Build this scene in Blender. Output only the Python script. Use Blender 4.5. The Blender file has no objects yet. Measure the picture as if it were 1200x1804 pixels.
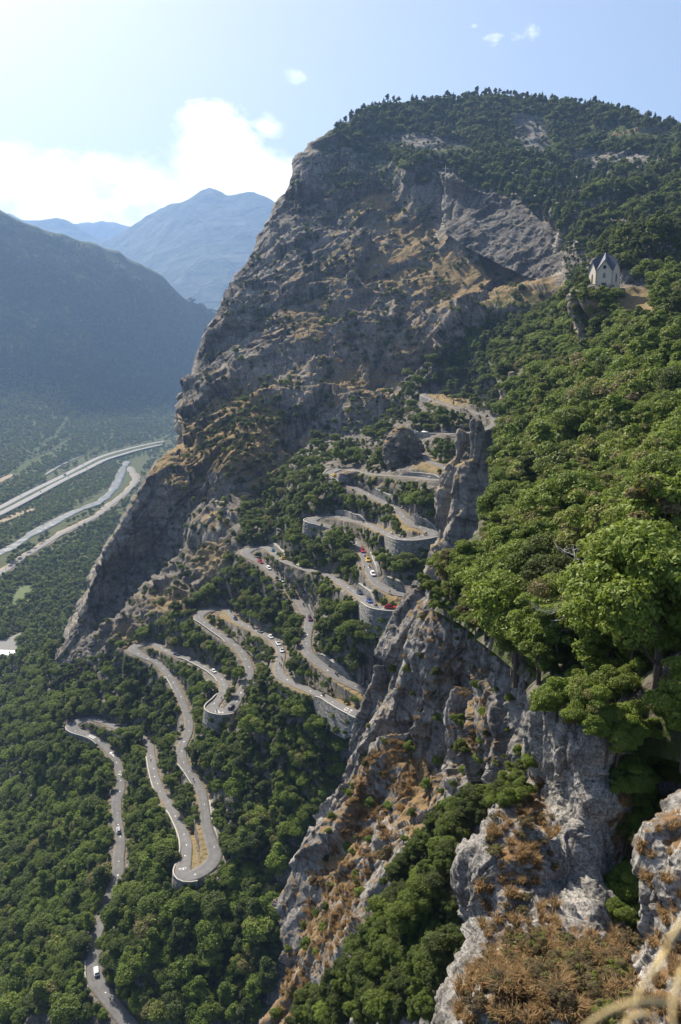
import bpy, bmesh, math, random
import numpy as np
from mathutils import Vector, Matrix
from mathutils.bvhtree import BVHTree
random.seed(7); RNG = np.random.default_rng(7)
S = bpy.context.scene
COL = S.collection
rad = math.radians

# ------------------------------------------------------------------ camera
FPX = 1400.0                       # focal length in pixels of the 1200x1804 photograph
PITCH = math.atan((902 - 620) / FPX)
CAM = np.array([0.0, 0.0, 300.0])
FWD = np.array([0, math.cos(PITCH), -math.sin(PITCH)])
UPV = np.array([0, math.sin(PITCH), math.cos(PITCH)])
cd = bpy.data.cameras.new("camera"); cam = bpy.data.objects.new("camera", cd); COL.objects.link(cam)
cam.location = CAM; cam.rotation_euler = (math.pi / 2 - PITCH, 0, 0)
cd.sensor_fit = 'VERTICAL'; cd.sensor_height = 36; cd.sensor_width = 24; cd.lens = FPX / 1804 * 36
cd.clip_start = 0.05; cd.clip_end = 200000
cd.dof.use_dof = True; cd.dof.focus_distance = 150; cd.dof.aperture_fstop = 3.2
S.camera = cam

# ------------------------------------------------------------------ sky, sun, exposure
SUN_AZ, SUN_EL = -36.0, 45.0       # degrees left of the view direction, above the horizon
sund = Vector((math.sin(rad(SUN_AZ)) * math.cos(rad(SUN_EL)), math.cos(rad(SUN_AZ)) * math.cos(rad(SUN_EL)), math.sin(rad(SUN_EL))))
W = bpy.data.worlds.new("World"); S.world = W; W.use_nodes = True
wt = W.node_tree; wt.nodes.clear()
def wn(t, **k):
    n = wt.nodes.new(t)
    for a, b in k.items(): setattr(n, a, b)
    return n
wo = wn('ShaderNodeOutputWorld'); bg = wn('ShaderNodeBackground')
sky = wn('ShaderNodeTexSky', sky_type='NISHITA', sun_disc=False, altitude=700, air_density=1.0, dust_density=3.4, ozone_density=1.0)
sky.sun_elevation = rad(SUN_EL); sky.sun_rotation = rad(SUN_AZ)
bg.inputs['Strength'].default_value = 0.08
wt.links.new(bg.outputs[0], wo.inputs[0])
sl = bpy.data.lights.new("sun", 'SUN'); sl.energy = 5.0; sl.angle = rad(0.5); sl.color = (1, 0.91, 0.76)
sun = bpy.data.objects.new("sun", sl); COL.objects.link(sun)
sun.rotation_euler = sund.to_track_quat('Z', 'Y').to_euler(); sun.location = (-400, 500, 900)
S.view_settings.view_transform = 'Standard'; S.view_settings.look = 'None'
S.view_settings.exposure = 1.1; S.view_settings.gamma = 1.0; S.view_settings.use_curve_mapping = False
S.cycles.volume_bounces = 0; S.cycles.max_bounces = 5; S.cycles.diffuse_bounces = 2; S.cycles.transmission_bounces = 2
S.cycles.use_denoising = True

# clouds in the sky itself: sparse puffs low over the far mountains, placed by compass direction
def world_clouds():
    L = wt.links.new
    tc = wn('ShaderNodeTexCoord')
    sep = wn('ShaderNodeSeparateXYZ'); L(tc.outputs['Generated'], sep.inputs[0])
    def m(op, a, b=None, c=None):
        n = wn('ShaderNodeMath', operation=op)
        for i, v in enumerate((a, b, c)):
            if v is None: continue
            if isinstance(v, (int, float)): n.inputs[i].default_value = v
            else: L(v, n.inputs[i])
        return n.outputs[0]
    az = m('ARCTAN2', sep.outputs[0], sep.outputs[1])       # 0 straight ahead, negative to the left
    el = m('ARCSINE', sep.outputs[2])
    def blob(a0, e0, wa, we):
        da = m('DIVIDE', m('SUBTRACT', az, rad(a0)), rad(wa)); de = m('DIVIDE', m('SUBTRACT', el, rad(e0)), rad(we))
        r = m('SQRT', m('ADD', m('MULTIPLY', da, da), m('MULTIPLY', de, de)))
        return m('MAXIMUM', m('SUBTRACT', 1.0, r), 0.0)
    def noise(sc, det, rough, stretch=1.6):
        mp = wn('ShaderNodeMapping'); mp.inputs['Scale'].default_value = (sc, sc, sc * stretch); L(tc.outputs['Generated'], mp.inputs[0])
        n = wn('ShaderNodeTexNoise'); n.inputs['Scale'].default_value = 1; n.inputs['Detail'].default_value = det; n.inputs['Roughness'].default_value = rough
        L(mp.outputs[0], n.inputs['Vector']); return n.outputs['Fac']
    n1 = noise(11, 9, 0.66)
    env = None
    for b in CLOUDS:
        s = m('MULTIPLY', blob(*b[:4]), b[4])
        env = s if env is None else m('MAXIMUM', env, s)
    c = m('SUBTRACT', m('ADD', m('MULTIPLY', env, 1.0), m('MULTIPLY', n1, 1.9)), 1.15)
    c = m('MULTIPLY', c, 2.3)
    mx = wn('ShaderNodeClamp'); L(c, mx.inputs[0]); cov = m('MULTIPLY', mx.outputs[0], m('GREATER_THAN', env, 0.0001))
    n2 = noise(14, 5, 0.55)
    thick = wn('ShaderNodeMapRange'); thick.inputs[1].default_value = .46; thick.inputs[2].default_value = .72; L(n2, thick.inputs[0])
    cc = wn('ShaderNodeMixRGB'); L(thick.outputs[0], cc.inputs[0]); cc.inputs[1].default_value = (16.5, 16.2, 16.0, 1); cc.inputs[2].default_value = (6.6, 7.1, 7.9, 1)
    tn = wn('ShaderNodeMixRGB', blend_type='MULTIPLY'); tn.inputs[0].default_value = 1; L(sky.outputs[0], tn.inputs[1]); tn.inputs[2].default_value = (1.0, .93, .87, 1)
    mix = wn('ShaderNodeMixRGB'); L(cov, mix.inputs[0]); L(tn.outputs[0], mix.inputs[1]); L(cc.outputs[0], mix.inputs[2])
    L(mix.outputs[0], bg.inputs[0])
CLOUDS = [(-21, 8.2, 15, 5.2, 1.35), (-15, 9.6, 9, 4.4, 1.3), (-8.4, 11.8, 5.2, 4.2, 1.15), (-27, 9.5, 9, 6.0, 1.1), (-5.0, 10.6, 5.0, 2.4, 1.1), (-4.9, 14.4, 1.7, 1.1, .62), (-3.0, 17.4, .8, .6, .36), (9.9, 19.3, 3.0, 1.0, .36), (9.0, 19.8, 1.8, .8, .26), (-17, 9.0, 8, 2.8, 1.2)]
world_clouds()

# ------------------------------------------------------------------ pixel / world helpers
KZ = lambda py: (902 - py) / FPX * UPV[2] + FWD[2]
def unproj(px, py, d):
    px, py, d = np.asarray(px, float), np.asarray(py, float), np.asarray(d, float)
    a = (px - 600) / FPX; b = (902 - py) / FPX
    return np.stack([CAM[0] + d * a, CAM[1] + d * (b * UPV[1] + FWD[1]), CAM[2] + d * (b * UPV[2] + FWD[2])], -1)
def proj(P):
    q = np.asarray(P, float) - CAM
    d = q @ FWD
    return 600 + FPX * q[..., 0] / d, 902 - FPX * (q @ UPV) / d, d
def on_z(px, py, z=0.0): return unproj(px, py, (z - CAM[2]) / KZ(np.asarray(py, float)))

def tps(ctrl, reg=1e-6):
    c = np.array([(a, b) for a, b, *_ in ctrl], float) / 1000; v = np.log(np.array([q[2] for q in ctrl], float))
    n = len(c)
    def K(a, b):
        r2 = ((a[:, None] - b[None]) ** 2).sum(-1); return 0.5 * r2 * np.log(r2 + 1e-12)
    A = np.zeros((n + 3, n + 3)); A[:n, :n] = K(c, c) + reg * np.eye(n); A[:n, n] = 1; A[:n, n + 1:] = c; A[n, :n] = 1; A[n + 1:, :n] = c.T
    w = np.linalg.solve(A, np.r_[v, 0, 0, 0])
    def ev(px, py):
        sh = np.shape(px); q = np.stack([np.ravel(px), np.ravel(py)], -1) / 1000; out = np.empty(len(q))
        for i in range(0, len(q), 20000):
            k = q[i:i + 20000]; out[i:i + 20000] = K(k, c) @ w[:n] + w[n] + k @ w[n + 1:]
        return np.exp(out).reshape(sh)
    return ev

# ------------------------------------------------------------------ noise (vectorised)
def _h(ix, iy, iz, s=0):
    n = (ix.astype(np.int64) * 374761393 + iy.astype(np.int64) * 668265263 + iz.astype(np.int64) * 2147483647 + s * 1274126177) & 0xffffffff
    n = ((n ^ (n >> 13)) * 1274126177) & 0xffffffff
    n = ((n ^ (n >> 16)) * 2246822519) & 0xffffffff
    return ((n ^ (n >> 15)) & 0xffffff) / float(0xffffff)
def vnoise(P, s=0):
    f = np.floor(P); t = P - f; t = t * t * t * (t * (t * 6 - 15) + 10); i = f.astype(np.int64); r = 0
    for dx in (0, 1):
        for dy in (0, 1):
            for dz in (0, 1):
                w = (t[:, 0] if dx else 1 - t[:, 0]) * (t[:, 1] if dy else 1 - t[:, 1]) * (t[:, 2] if dz else 1 - t[:, 2])
                r = r + w * _h(i[:, 0] + dx, i[:, 1] + dy, i[:, 2] + dz, s)
    return r * 2 - 1
def fbm(P, o=4, s=0, g=.5):
    r = 0; a = 1.0
    for k in range(o): r = r + a * vnoise(P * 2 ** k + 17.3 * k, s + k); a *= g
    return r
def ridged(P, o=4, s=0, g=.5):
    r = 0; a = 1.0
    for k in range(o): r = r + a * (1 - 2 * np.abs(vnoise(P * 2 ** k + 9.1 * k, s + k))); a *= g
    return r
def facet(P, s=0, tilt=1.0):
    """crag noise: every jittered cell is one tilted flat face"""
    i = np.floor(P).astype(np.int64); best = np.full(len(P), 9e9); out = np.zeros(len(P))
    for dx in (-1, 0, 1):
        for dy in (-1, 0, 1):
            for dz in (-1, 0, 1):
                a, b, c = i[:, 0] + dx, i[:, 1] + dy, i[:, 2] + dz
                C = np.stack([a + _h(a, b, c, s), b + _h(a, b, c, s + 1), c + _h(a, b, c, s + 2)], -1)
                D = P - C; r = (D * D).sum(-1); m = r < best
                val = (_h(a, b, c, s + 3) - .5) + tilt * (D[:, 0] * (_h(a, b, c, s + 4) * 2 - 1) + D[:, 1] * (_h(a, b, c, s + 5) * 2 - 1) + D[:, 2] * (_h(a, b, c, s + 6) * 2 - 1))
                out[m] = val[m]; best[m] = r[m]
    return out
sstep = lambda a, b, x: (lambda t: t * t * (3 - 2 * t))(np.clip((x - a) / (b - a), 0, 1))

def pip(px, py, poly):
    """points inside a polygon"""
    px, py = np.asarray(px, float), np.asarray(py, float); r = np.zeros(px.shape, bool); n = len(poly)
    for k in range(n):
        (x0, y0), (x1, y1) = poly[k], poly[(k + 1) % n]
        if y0 == y1: continue
        c = ((y0 > py) != (y1 > py)) & (px < (x1 - x0) * (py - y0) / (y1 - y0) + x0); r ^= c
    return r
def pl(s): return [tuple(float(v) for v in t.split(',')) for t in s.split()]

# ------------------------------------------------------------------ object helpers
def prop(o, label=None, cat=None, group=None, kind=None):
    if label: o['label'] = label
    if cat: o['category'] = cat
    if group: o['group'] = group
    if kind: o['kind'] = kind
    return o
def link(name, me, mats=None, parent=None):
    o = bpy.data.objects.new(name, me); COL.objects.link(o)
    if mats is not None and me is not None:
        for m in (mats if isinstance(mats, (list, tuple)) else [mats]): me.materials.append(m)
    if parent is not None: o.parent = parent
    return o
def empty(name, loc=(0, 0, 0), rz=0.0):
    o = bpy.data.objects.new(name, None); COL.objects.link(o); o.location = loc; o.rotation_euler = (0, 0, rz); o.empty_display_size = .3
    return o
def mesh_np(name, V, F, attrs=None, smooth=True):
    """F is an (n,4) or (n,3) int array"""
    me = bpy.data.meshes.new(name); V = np.asarray(V, np.float32); F = np.asarray(F, np.int32); k = F.shape[1]
    me.vertices.add(len(V)); me.vertices.foreach_set('co', V.ravel())
    me.loops.add(F.size); me.loops.foreach_set('vertex_index', F.ravel())
    me.polygons.add(len(F)); me.polygons.foreach_set('loop_start', np.arange(0, F.size, k, dtype=np.int32))
    me.polygons.foreach_set('use_smooth', np.full(len(F), smooth))
    me.update(calc_edges=True)
    for nm, a in (attrs or {}).items():
        at = me.attributes.new(nm, 'FLOAT', 'POINT'); at.data.foreach_set('value', np.asarray(a, np.float32).ravel())
    return me
def grid_faces(nr, nc, wrap=False):
    r, c = np.meshgrid(np.arange(nr - 1), np.arange(nc if wrap else nc - 1), indexing='ij'); c2 = (c + 1) % nc
    return np.stack([r * nc + c, r * nc + c2, (r + 1) * nc + c2, (r + 1) * nc + c], -1).reshape(-1, 4)
def grid_normals(G):
    du = np.gradient(G, axis=1); dv = np.gradient(G, axis=0); n = np.cross(du, dv); l = np.linalg.norm(n, axis=-1, keepdims=True)
    n = n / np.maximum(l, 1e-9)
    # towards the camera
    s = np.sign(((CAM - G) * n).sum(-1, keepdims=True)); s[s == 0] = 1
    m = np.sign(s.mean()) or 1
    return n * m

# ------------------------------------------------------------------ materials
class NT:
    def __init__(s, name):
        s.m = bpy.data.materials.new(name); s.m.use_nodes = True; s.t = s.m.node_tree; s.t.nodes.clear()
        s.out = s.n('ShaderNodeOutputMaterial'); s.m.cycles.use_transparent_shadow = False
    def n(s, t, **k):
        x = s.t.nodes.new(t)
        for a, b in k.items(): setattr(x, a, b)
        return x
    def l(s, a, b): s.t.links.new(a, b)
    def set(s, sock, v):
        if isinstance(v, bpy.types.NodeSocket): s.l(v, sock)
        else: sock.default_value = v
    def math(s, op, a, b=0.0, c=0.0, clamp=False):
        x = s.n('ShaderNodeMath', operation=op, use_clamp=clamp)
        for i, v in enumerate((a, b, c)): s.set(x.inputs[i], v)
        return x.outputs[0]
    def pos(s): return s.n('ShaderNodeNewGeometry').outputs['Position']
    def obj(s): return s.n('ShaderNodeTexCoord').outputs['Object']
    def map(s, v, sc, rot=(0, 0, 0), loc=(0, 0, 0)):
        x = s.n('ShaderNodeMapping'); s.l(v, x.inputs[0]); x.inputs['Scale'].default_value = sc; x.inputs['Rotation'].default_value = rot; x.inputs['Location'].default_value = loc
        return x.outputs[0]
    def noise(s, v, sc=1.0, det=4, rough=.55, dist=0.0):
        x = s.n('ShaderNodeTexNoise'); s.l(v, x.inputs['Vector']); x.inputs['Scale'].default_value = sc; x.inputs['Detail'].default_value = det; x.inputs['Roughness'].default_value = rough; x.inputs['Distortion'].default_value = dist
        return x.outputs['Fac']
    def vor(s, v, sc=1.0, feat='F1', out='Distance'):
        x = s.n('ShaderNodeTexVoronoi', feature=feat); s.l(v, x.inputs['Vector']); x.inputs['Scale'].default_value = sc
        return x.outputs[out]
    def ramp(s, f, stops, interp='LINEAR'):
        x = s.n('ShaderNodeValToRGB'); s.l(f, x.inputs[0]); e = x.color_ramp.elements; x.color_ramp.interpolation = interp
        while len(e) < len(stops): e.new(.5)
        for k, (p, c) in enumerate(stops):
            e[k].position = p; e[k].color = (c, c, c, 1) if isinstance(c, (int, float)) else (*c, 1)
        return x.outputs[0]
    def mix(s, f, a, b, mode='MIX'):
        x = s.n('ShaderNodeMixRGB', blend_type=mode); s.set(x.inputs[0], f)
        for i, v in ((1, a), (2, b)): s.set(x.inputs[i], (*v, 1) if isinstance(v, tuple) and len(v) == 3 else v)
        return x.outputs[0]
    def attr(s, nm, typ='GEOMETRY'): return s.n('ShaderNodeAttribute', attribute_name=nm, attribute_type=typ)
    def bump(s, h, strength=.5, dist=1.0):
        x = s.n('ShaderNodeBump'); s.l(h, x.inputs['Height']); x.inputs['Strength'].default_value = strength; x.inputs['Distance'].default_value = dist
        return x.outputs[0]
    def bsdf(s, col, rough=.9, nrm=None, metal=0.0, spec=.2, **k):
        x = s.n('ShaderNodeBsdfPrincipled'); s.set(x.inputs['Base Color'], (*col, 1) if isinstance(col, tuple) and len(col) == 3 else col)
        s.set(x.inputs['Roughness'], rough); s.set(x.inputs['Metallic'], metal); x.inputs['Specular IOR Level'].default_value = spec
        if nrm is not None: s.l(nrm, x.inputs['Normal'])
        for a, b in k.items(): s.set(x.inputs[a], b)
        s.l(x.outputs[0], s.out.inputs[0]); return x
def plain(name, col, rough=.6, metal=0.0, spec=.4, var=0.0, scale=4.0, **k):
    t = NT(name)
    if var:
        n = t.noise(t.pos(), scale, 4); c = t.mix(n, tuple(v * (1 - var) for v in col), tuple(min(1, v * (1 + var)) for v in col))
    else: c = col
    t.bsdf(c, rough, metal=metal, spec=spec, **k); return t.m

def rock_mat(name, L, lo, mid, hi, tan1, tan2, green, bumpd, lichen=0.0, strata=(rad(35), 0, rad(20)), streak=.5, grass_bias=0.0):
    """L = size in metres of the main blotches"""
    t = NT(name); p = t.pos()
    n1 = t.noise(p, 1 / L, 6, .62, .4)
    n2 = t.noise(t.map(p, (1, 1, .28)), 3.2 / L, 5, .65)
    st = t.noise(t.map(p, (.5, .5, 3.0), strata), 2.4 / L, 5, .6)
    n3 = t.noise(p, 14 / L, 4, .7)
    v = t.math('ADD', t.math('MULTIPLY', n1, .45), t.math('ADD', t.math('MULTIPLY', n2, .3 + .2 * streak), t.math('MULTIPLY', st, .35)))
    v = t.math('ADD', v, t.math('MULTIPLY', t.math('SUBTRACT', n3, .5), .45))
    c = t.ramp(v, [(.36, lo), (.56, mid), (.74, hi)])
    crack = t.vor(t.map(p, (1, 1, .45), (.3, .2, .5)), 2.2 / L, 'DISTANCE_TO_EDGE')
    cr = t.ramp(crack, [(0, .35), (.06, 1)])
    c = t.mix(.72, c, cr, 'MULTIPLY')
    if lichen:
        lv = t.noise(p, 22 / L, 5, .75); lm = t.ramp(lv, [(.50, 0.0), (.60, 1.0)])
        c = t.mix(t.math('MULTIPLY', lm, lichen), c, (.055, .048, .040))
        lw = t.noise(t.map(p, (1, 1, 1), loc=(31, 7, 3)), 16 / L, 5, .75); c = t.mix(t.math('MULTIPLY', t.ramp(lw, [(.55, 0.0), (.66, 1.0)]), lichen * .8), c, (.42, .40, .37))
    g = t.attr('grass').outputs['Fac']
    gn = t.noise(p, 5 / L, 6, .7); gm = t.math('ADD', g, t.math('MULTIPLY', t.math('SUBTRACT', gn, .5 - grass_bias), 1.5))
    gm = t.ramp(gm, [(.42, 0.0), (.58, 1.0)])
    tn = t.noise(p, 3.1 / L, 5, .7); tc = t.mix(t.ramp(tn, [(.35, 0.0), (.65, 1.0)]), tan1, tan2)
    c = t.mix(gm, c, tc)
    gr = t.attr('green').outputs['Fac']; gq = t.math('ADD', gr, t.math('MULTIPLY', t.math('SUBTRACT', t.noise(p, 4 / L, 6, .7), .5), 1.4))
    c = t.mix(t.ramp(gq, [(.45, 0.0), (.62, 1.0)]), c, green)
    h = t.math('ADD', t.math('MULTIPLY', n2, 1.0), t.math('ADD', t.math('MULTIPLY', n3, .4), t.math('MULTIPLY', cr, .25)))
    t.bsdf(c, .95, t.bump(h, .9, bumpd), spec=.12)
    return t.m

# ------------------------------------------------------------------ the road, traced uphill; its climb fixes the depth of the slope
ROAD_PX = np.array([[float(a) for a in t.split(',')] for t in """245,1830 232,1808 214,1787 192,1759 172,1732 167,1713 166.5,1695 167,1677 172,1650 185,1610 200,1565 209,1531 208,1517 211.7,1486 209,1460 207,1446 205.5,1429 206,1407 212,1390 210.7,1357 202.7,1336 190.7,1320 174.7,1305 153.3,1294.7 133.3,1288 126.7,1278.7 136,1270.7 156,1265 180,1270 198.7,1278.7 230,1290 260.4,1308 266,1331 272,1363 280.8,1389.5 301,1421.6 321.6,1462.4 329,1491.6 326,1515 321.6,1535 330,1544 351,1538 371,1523.6 380,1506 372.6,1483 364,1456.6 359.5,1421.6 353.7,1392.5 336,1363 321.6,1340 320,1316.6 330.4,1293.3 333,1270 324.5,1243.7 313,1216 297.5,1190 277.5,1167.5 255,1157.5 237.5,1147.5 235,1140 250,1135 270,1132.5 285,1142.5 307.5,1152.5 330,1160 355,1172.5 375,1184 390,1197 396,1212 386,1231 373,1246 382,1254 400,1253 410,1245 428,1215 440,1185 437,1170 425,1147.5 402,1127.5 380,1112 360,1097 350,1087 360,1077.5 380,1072.5 400,1072.5 407,1082.5 420,1095 440,1105 460,1115 480,1125 492.5,1140 495.5,1150 494,1162 491,1175.5 494,1189 507.5,1199.5 527,1208.5 552,1218.7 570.7,1226.7 589,1238.7 608,1249 626.7,1257 640,1261 668,1260 686,1246 683,1230 670.7,1221 653,1218.7 626.7,1209 605,1198.7 586.7,1186.7 570.7,1174.7 553,1161 542.7,1149 540,1137 540,1128 542,1112.5 546,1093 537,1075 528,1060 519,1051 508.5,1037.5 498,1025.5 484.5,1013.5 472.5,1001.5 459,991 442.5,982 432,974.5 439.5,968.5 454.5,964 471,964.7 481.5,971.5 492,982 504,989.5 522,996 540,1003 562.5,1009 585,1016.5 597,1024 613,1035 630,1046.7 646.7,1060 663,1070 688,1073 711.7,1071.7 726.7,1063 735,1055 726.7,1048 706.7,1046.7 686.7,1040 668,1030 656.7,1016.7 650,1001.7 645,988 640,975 631.7,961.7 621.7,950 600,935 575,926 552.5,921 546,918 554.7,912.7 574,909.4 600,910.5 617.5,917 641,921 667,932 689,943 710.7,950.6 736.7,949.5 756,944 762.7,938.7 749.7,931 730,925.7 715,914.8 702,899.7 684.7,888.8 658.7,875.8 628,860.7 606.7,851 585,840 580.7,833.6 593.7,827 615,826 641,832.5 671.7,836.8 706,839 736.7,841 771,845.5 796,843 796,829 776,820 760,814 748,804 735,792 722,780 720,768 732,763 760,763 788,763 804,764 850,758 872,746 866,736 848,731 840,727 820,722 800,717 780,710 760,703 746,696 756,691 772,688 796,686 830,684""".split()])
def solve_road():
    k = KZ(ROAD_PX[:, 1]); near = lambda a, b: int(np.argmin(np.hypot(ROAD_PX[:, 0] - a, ROAD_PX[:, 1] - b)))
    pin = [0, near(688, 1073), near(746, 696)]; drop = [-225, -94, -32]; z = np.interp(np.arange(len(k)), pin, drop)
    for _ in range(60):
        X = unproj(ROAD_PX[:, 0], ROAD_PX[:, 1], z / k); L = np.r_[0, np.cumsum(np.linalg.norm(np.diff(X[:, :2], axis=0), axis=1))]
        z = .6 * z + .4 * np.interp(L, L[pin], drop)
    return unproj(ROAD_PX[:, 0], ROAD_PX[:, 1], z / k), z / k
ROAD_K, ROAD_D = solve_road()
def catmull(P, step=1.5):
    P = np.asarray(P, float); Q = np.vstack([2 * P[0] - P[1], P, 2 * P[-1] - P[-2]]); out = []
    for i in range(1, len(Q) - 2):
        a, b, c, d = Q[i - 1], Q[i], Q[i + 1], Q[i + 2]; n = max(2, int(np.linalg.norm(c - b) / step))
        t = np.linspace(0, 1, n, endpoint=False)[:, None]
        m0 = (c - a) * .5; m1 = (d - b) * .5
        out.append((2 * t ** 3 - 3 * t ** 2 + 1) * b + (t ** 3 - 2 * t ** 2 + t) * m0 + (-2 * t ** 3 + 3 * t ** 2) * c + (t ** 3 - t ** 2) * m1)
    return np.vstack(out + [P[-1:]])
def tangents(C):
    T = np.gradient(C, axis=0); T[:, 2] = 0
    return T / np.maximum(np.linalg.norm(T, axis=1, keepdims=True), 1e-9)
RC = catmull(ROAD_K, 1.4)
for _ in range(3): RC[1:-1] = .25 * RC[:-2] + .5 * RC[1:-1] + .25 * RC[2:]
RT = tangents(RC); RN = np.stack([-RT[:, 1], RT[:, 0], 0 * RT[:, 0]], -1)      # to the left of the climb
RPX = np.stack(proj(RC), -1)
_ang = np.arctan2(RT[:, 1], RT[:, 0]); _curv = np.abs(np.convolve(np.abs((np.diff(_ang, append=_ang[-1]) + np.pi) % (2 * np.pi) - np.pi), np.ones(11) / 11, 'same'))
RW = 2.05 + .75 * np.exp(-(np.r_[0, np.cumsum(np.linalg.norm(np.diff(RC, axis=0), axis=1))] / 110) ** 2) + np.convolve(np.clip(_curv * 7, 0, 1.3), np.ones(9) / 9, 'same')       # half width
def road_at(px, py): return int(np.argmin(np.hypot(RPX[:, 0] - px, RPX[:, 1] - py)))

def road_dist(P):
    """per point: horizontal distance to the road edge-aware centre line, road height, index"""
    D = np.full(len(P), 1e9); I = np.zeros(len(P), int); C = RC[::2]
    for i in range(0, len(P), 4000):
        q = P[i:i + 4000]; d = np.sqrt(((q[:, None, :2] - C[None, :, :2]) ** 2).sum(-1) + (.45 * (q[:, None, 2] - C[None, :, 2])) ** 2)
        j = d.argmin(1); I[i:i + 4000] = np.minimum(j * 2, len(RC) - 1)
    v = P[:, :2] - RC[I, :2]; t = RT[I, :2]; along = (v * t).sum(1); lat = np.abs(v[:, 0] * -t[:, 1] + v[:, 1] * t[:, 0])
    D = np.where(np.abs(along) < 3.2, lat, np.hypot(v[:, 0], v[:, 1])); D = np.where(np.abs(P[:, 2] - RC[I, 2]) > 16, 1e3, D)
    return D, RC[I, 2], I

WL = [((178, 1306), (127, 1277), 'down', 3.0, .65, 'pale parapet round the lowest left hairpin with painted bars'),
 ((266, 1331), (281, 1389), 'left', 3.0, .6, 'short low parapet beside the tree shaded leg above the lowest hairpin'),
 ((303, 1425), (327, 1513), 'left', 3.2, .6, 'long pale parapet running down to the hairpin with painted letters'),
 ((322, 1520), (345, 1540), 'down', 5.0, .5, 'curved wall under the hairpin with painted letters'),
 ((322, 1342), (352, 1389), 'left', 2.5, .6, 'low parapet left of the leg above the painted letters'),
 ((357, 1412), (374, 1487), 'right', 0, 1.6, 'retaining bank wall right of the leg above the painted letters'),
 ((314, 1218), (297, 1190), 'left', 2.5, .7, 'straight pale parapet above the dark wood below the second left hairpin'),
 ((318, 1156), (391, 1199), 'down', 2.5, .55, 'thin parapet beside the white car above the round tower wall'),
 ((393, 1222), (405, 1251), 'left', 11, .75, 'tall round tower wall carrying a small hairpin among trees'),
 ((350, 1088), (404, 1129), 'down', 2.5, .5, 'parapet below the third left hairpin'),
 ((565, 1224), (644, 1261), 'down', 9, .7, 'tall grey wall with white coping under the road behind the rock rib'),
 ((548, 1156), (608, 1200), 'up', 0, 3.4, 'pale retaining wall above the black motorbike near the rock rib'),
 ((626, 1209), (668, 1220), 'up', 0, 5.0, 'shaded retaining wall where the road bends behind the rock rib'),
 ((488, 1017), (541, 1086), 'right', 0, 1.8, 'stony bank wall right of the file of team cars'),
 ((645, 1059), (716, 1070), 'down', 9, .5, 'high wall under the hairpin with the red car'),
 ((662, 1024), (726, 1048), 'up', 0, 4.6, 'curved retaining wall above the hairpin with the red car'),
 ((640, 975), (656, 1015), 'right', 0, 3.2, 'steep wall beside the white car above the red car hairpin'),
 ((615, 1036), (650, 1060), 'up', 0, 4.0, 'white sunlit wall behind the two blue cars'),
 ((578, 927), (556, 912), 'left', 8, .5, 'round wall under the fourth left hairpin'),
 ((689, 943), (758, 943), 'down', 7, .5, 'wall under the hairpin with the black motorbikes'),
 ((574, 909), (636, 920), 'up', 0, 3.6, 'pale wall above the fourth left hairpin'),
 ((712, 912), (757, 933), 'up', 0, 4.0, 'grey wall above the hairpin with the black motorbikes'),
 ((645, 870), (688, 890), 'up', 0, 4.4, 'pale wall under the bushes left of the twin pinnacles'),
 ((734, 763), (772, 763), 'down', 13, .3, 'tall pale wall right of the round rock knob'),
 ((464, 964), (496, 985), 'up', 0, 3.2, 'pale wall behind the light blue car'),
 ((585, 840), (600, 827), 'left', 2, .4, 'kerb wall round the hairpin with the yellow car'),
 ((172, 1732), (166, 1690), 'left', 2.0, .6, 'crumbling parapet beside the lone car low in the valley wood'),
 ((746, 696), (765, 705), 'left', 4, .4, 'small wall under the topmost hairpin'),
 ((700, 838), (765, 844), 'up', 0, 2.4, 'rubble wall under the dry bank beside the round rock knob')]
def wall_side(i0, i1, side):
    m = (i0 + i1) // 2; a, b = proj(RC[m] + RN[m] * 3)[:2], proj(RC[m] - RN[m] * 3)[:2]; dx, dy = a[0] - b[0], a[1] - b[1]
    return 1 if {'left': -dx, 'right': dx, 'down': dy, 'up': -dy}[side] > 0 else -1
def cut_walls(P):
    """excavate below the tall walls so that they stand free"""
    for a, b, side, below, above, lab in WL:
        if below < 3: continue
        i0, i1 = sorted((road_at(*a), road_at(*b))); s = wall_side(i0, i1, side); C = RC[i0:i1 + 1]; N = RN[i0:i1 + 1] * s; near = np.where((np.abs(P[:, 0] - C[:, 0].mean()) < 60) & (np.abs(P[:, 1] - C[:, 1].mean()) < 60))[0]; q = P[near]
        d = q[:, None, :2] - C[None, :, :2]; r = (d ** 2).sum(-1); j = r.argmin(1); lat = (d[np.arange(len(q)), j] * N[j, :2]).sum(1); along = np.abs((d[np.arange(len(q)), j] * RT[i0:i1 + 1][j, :2]).sum(1)); w = RW[i0:i1 + 1][j]
        m = (lat > w + .35) & (lat < w + 16) & (along < 2.5) & (q[:, 2] < C[j, 2] + 4); f = 1 - sstep(w + 7, w + 16, lat); z = C[j, 2] - below * .97 - .25 * (lat - w)
        nz = np.where(m, np.minimum(q[:, 2], q[:, 2] * (1 - f) + z * f), q[:, 2]); P[near, 2] = nz
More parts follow.
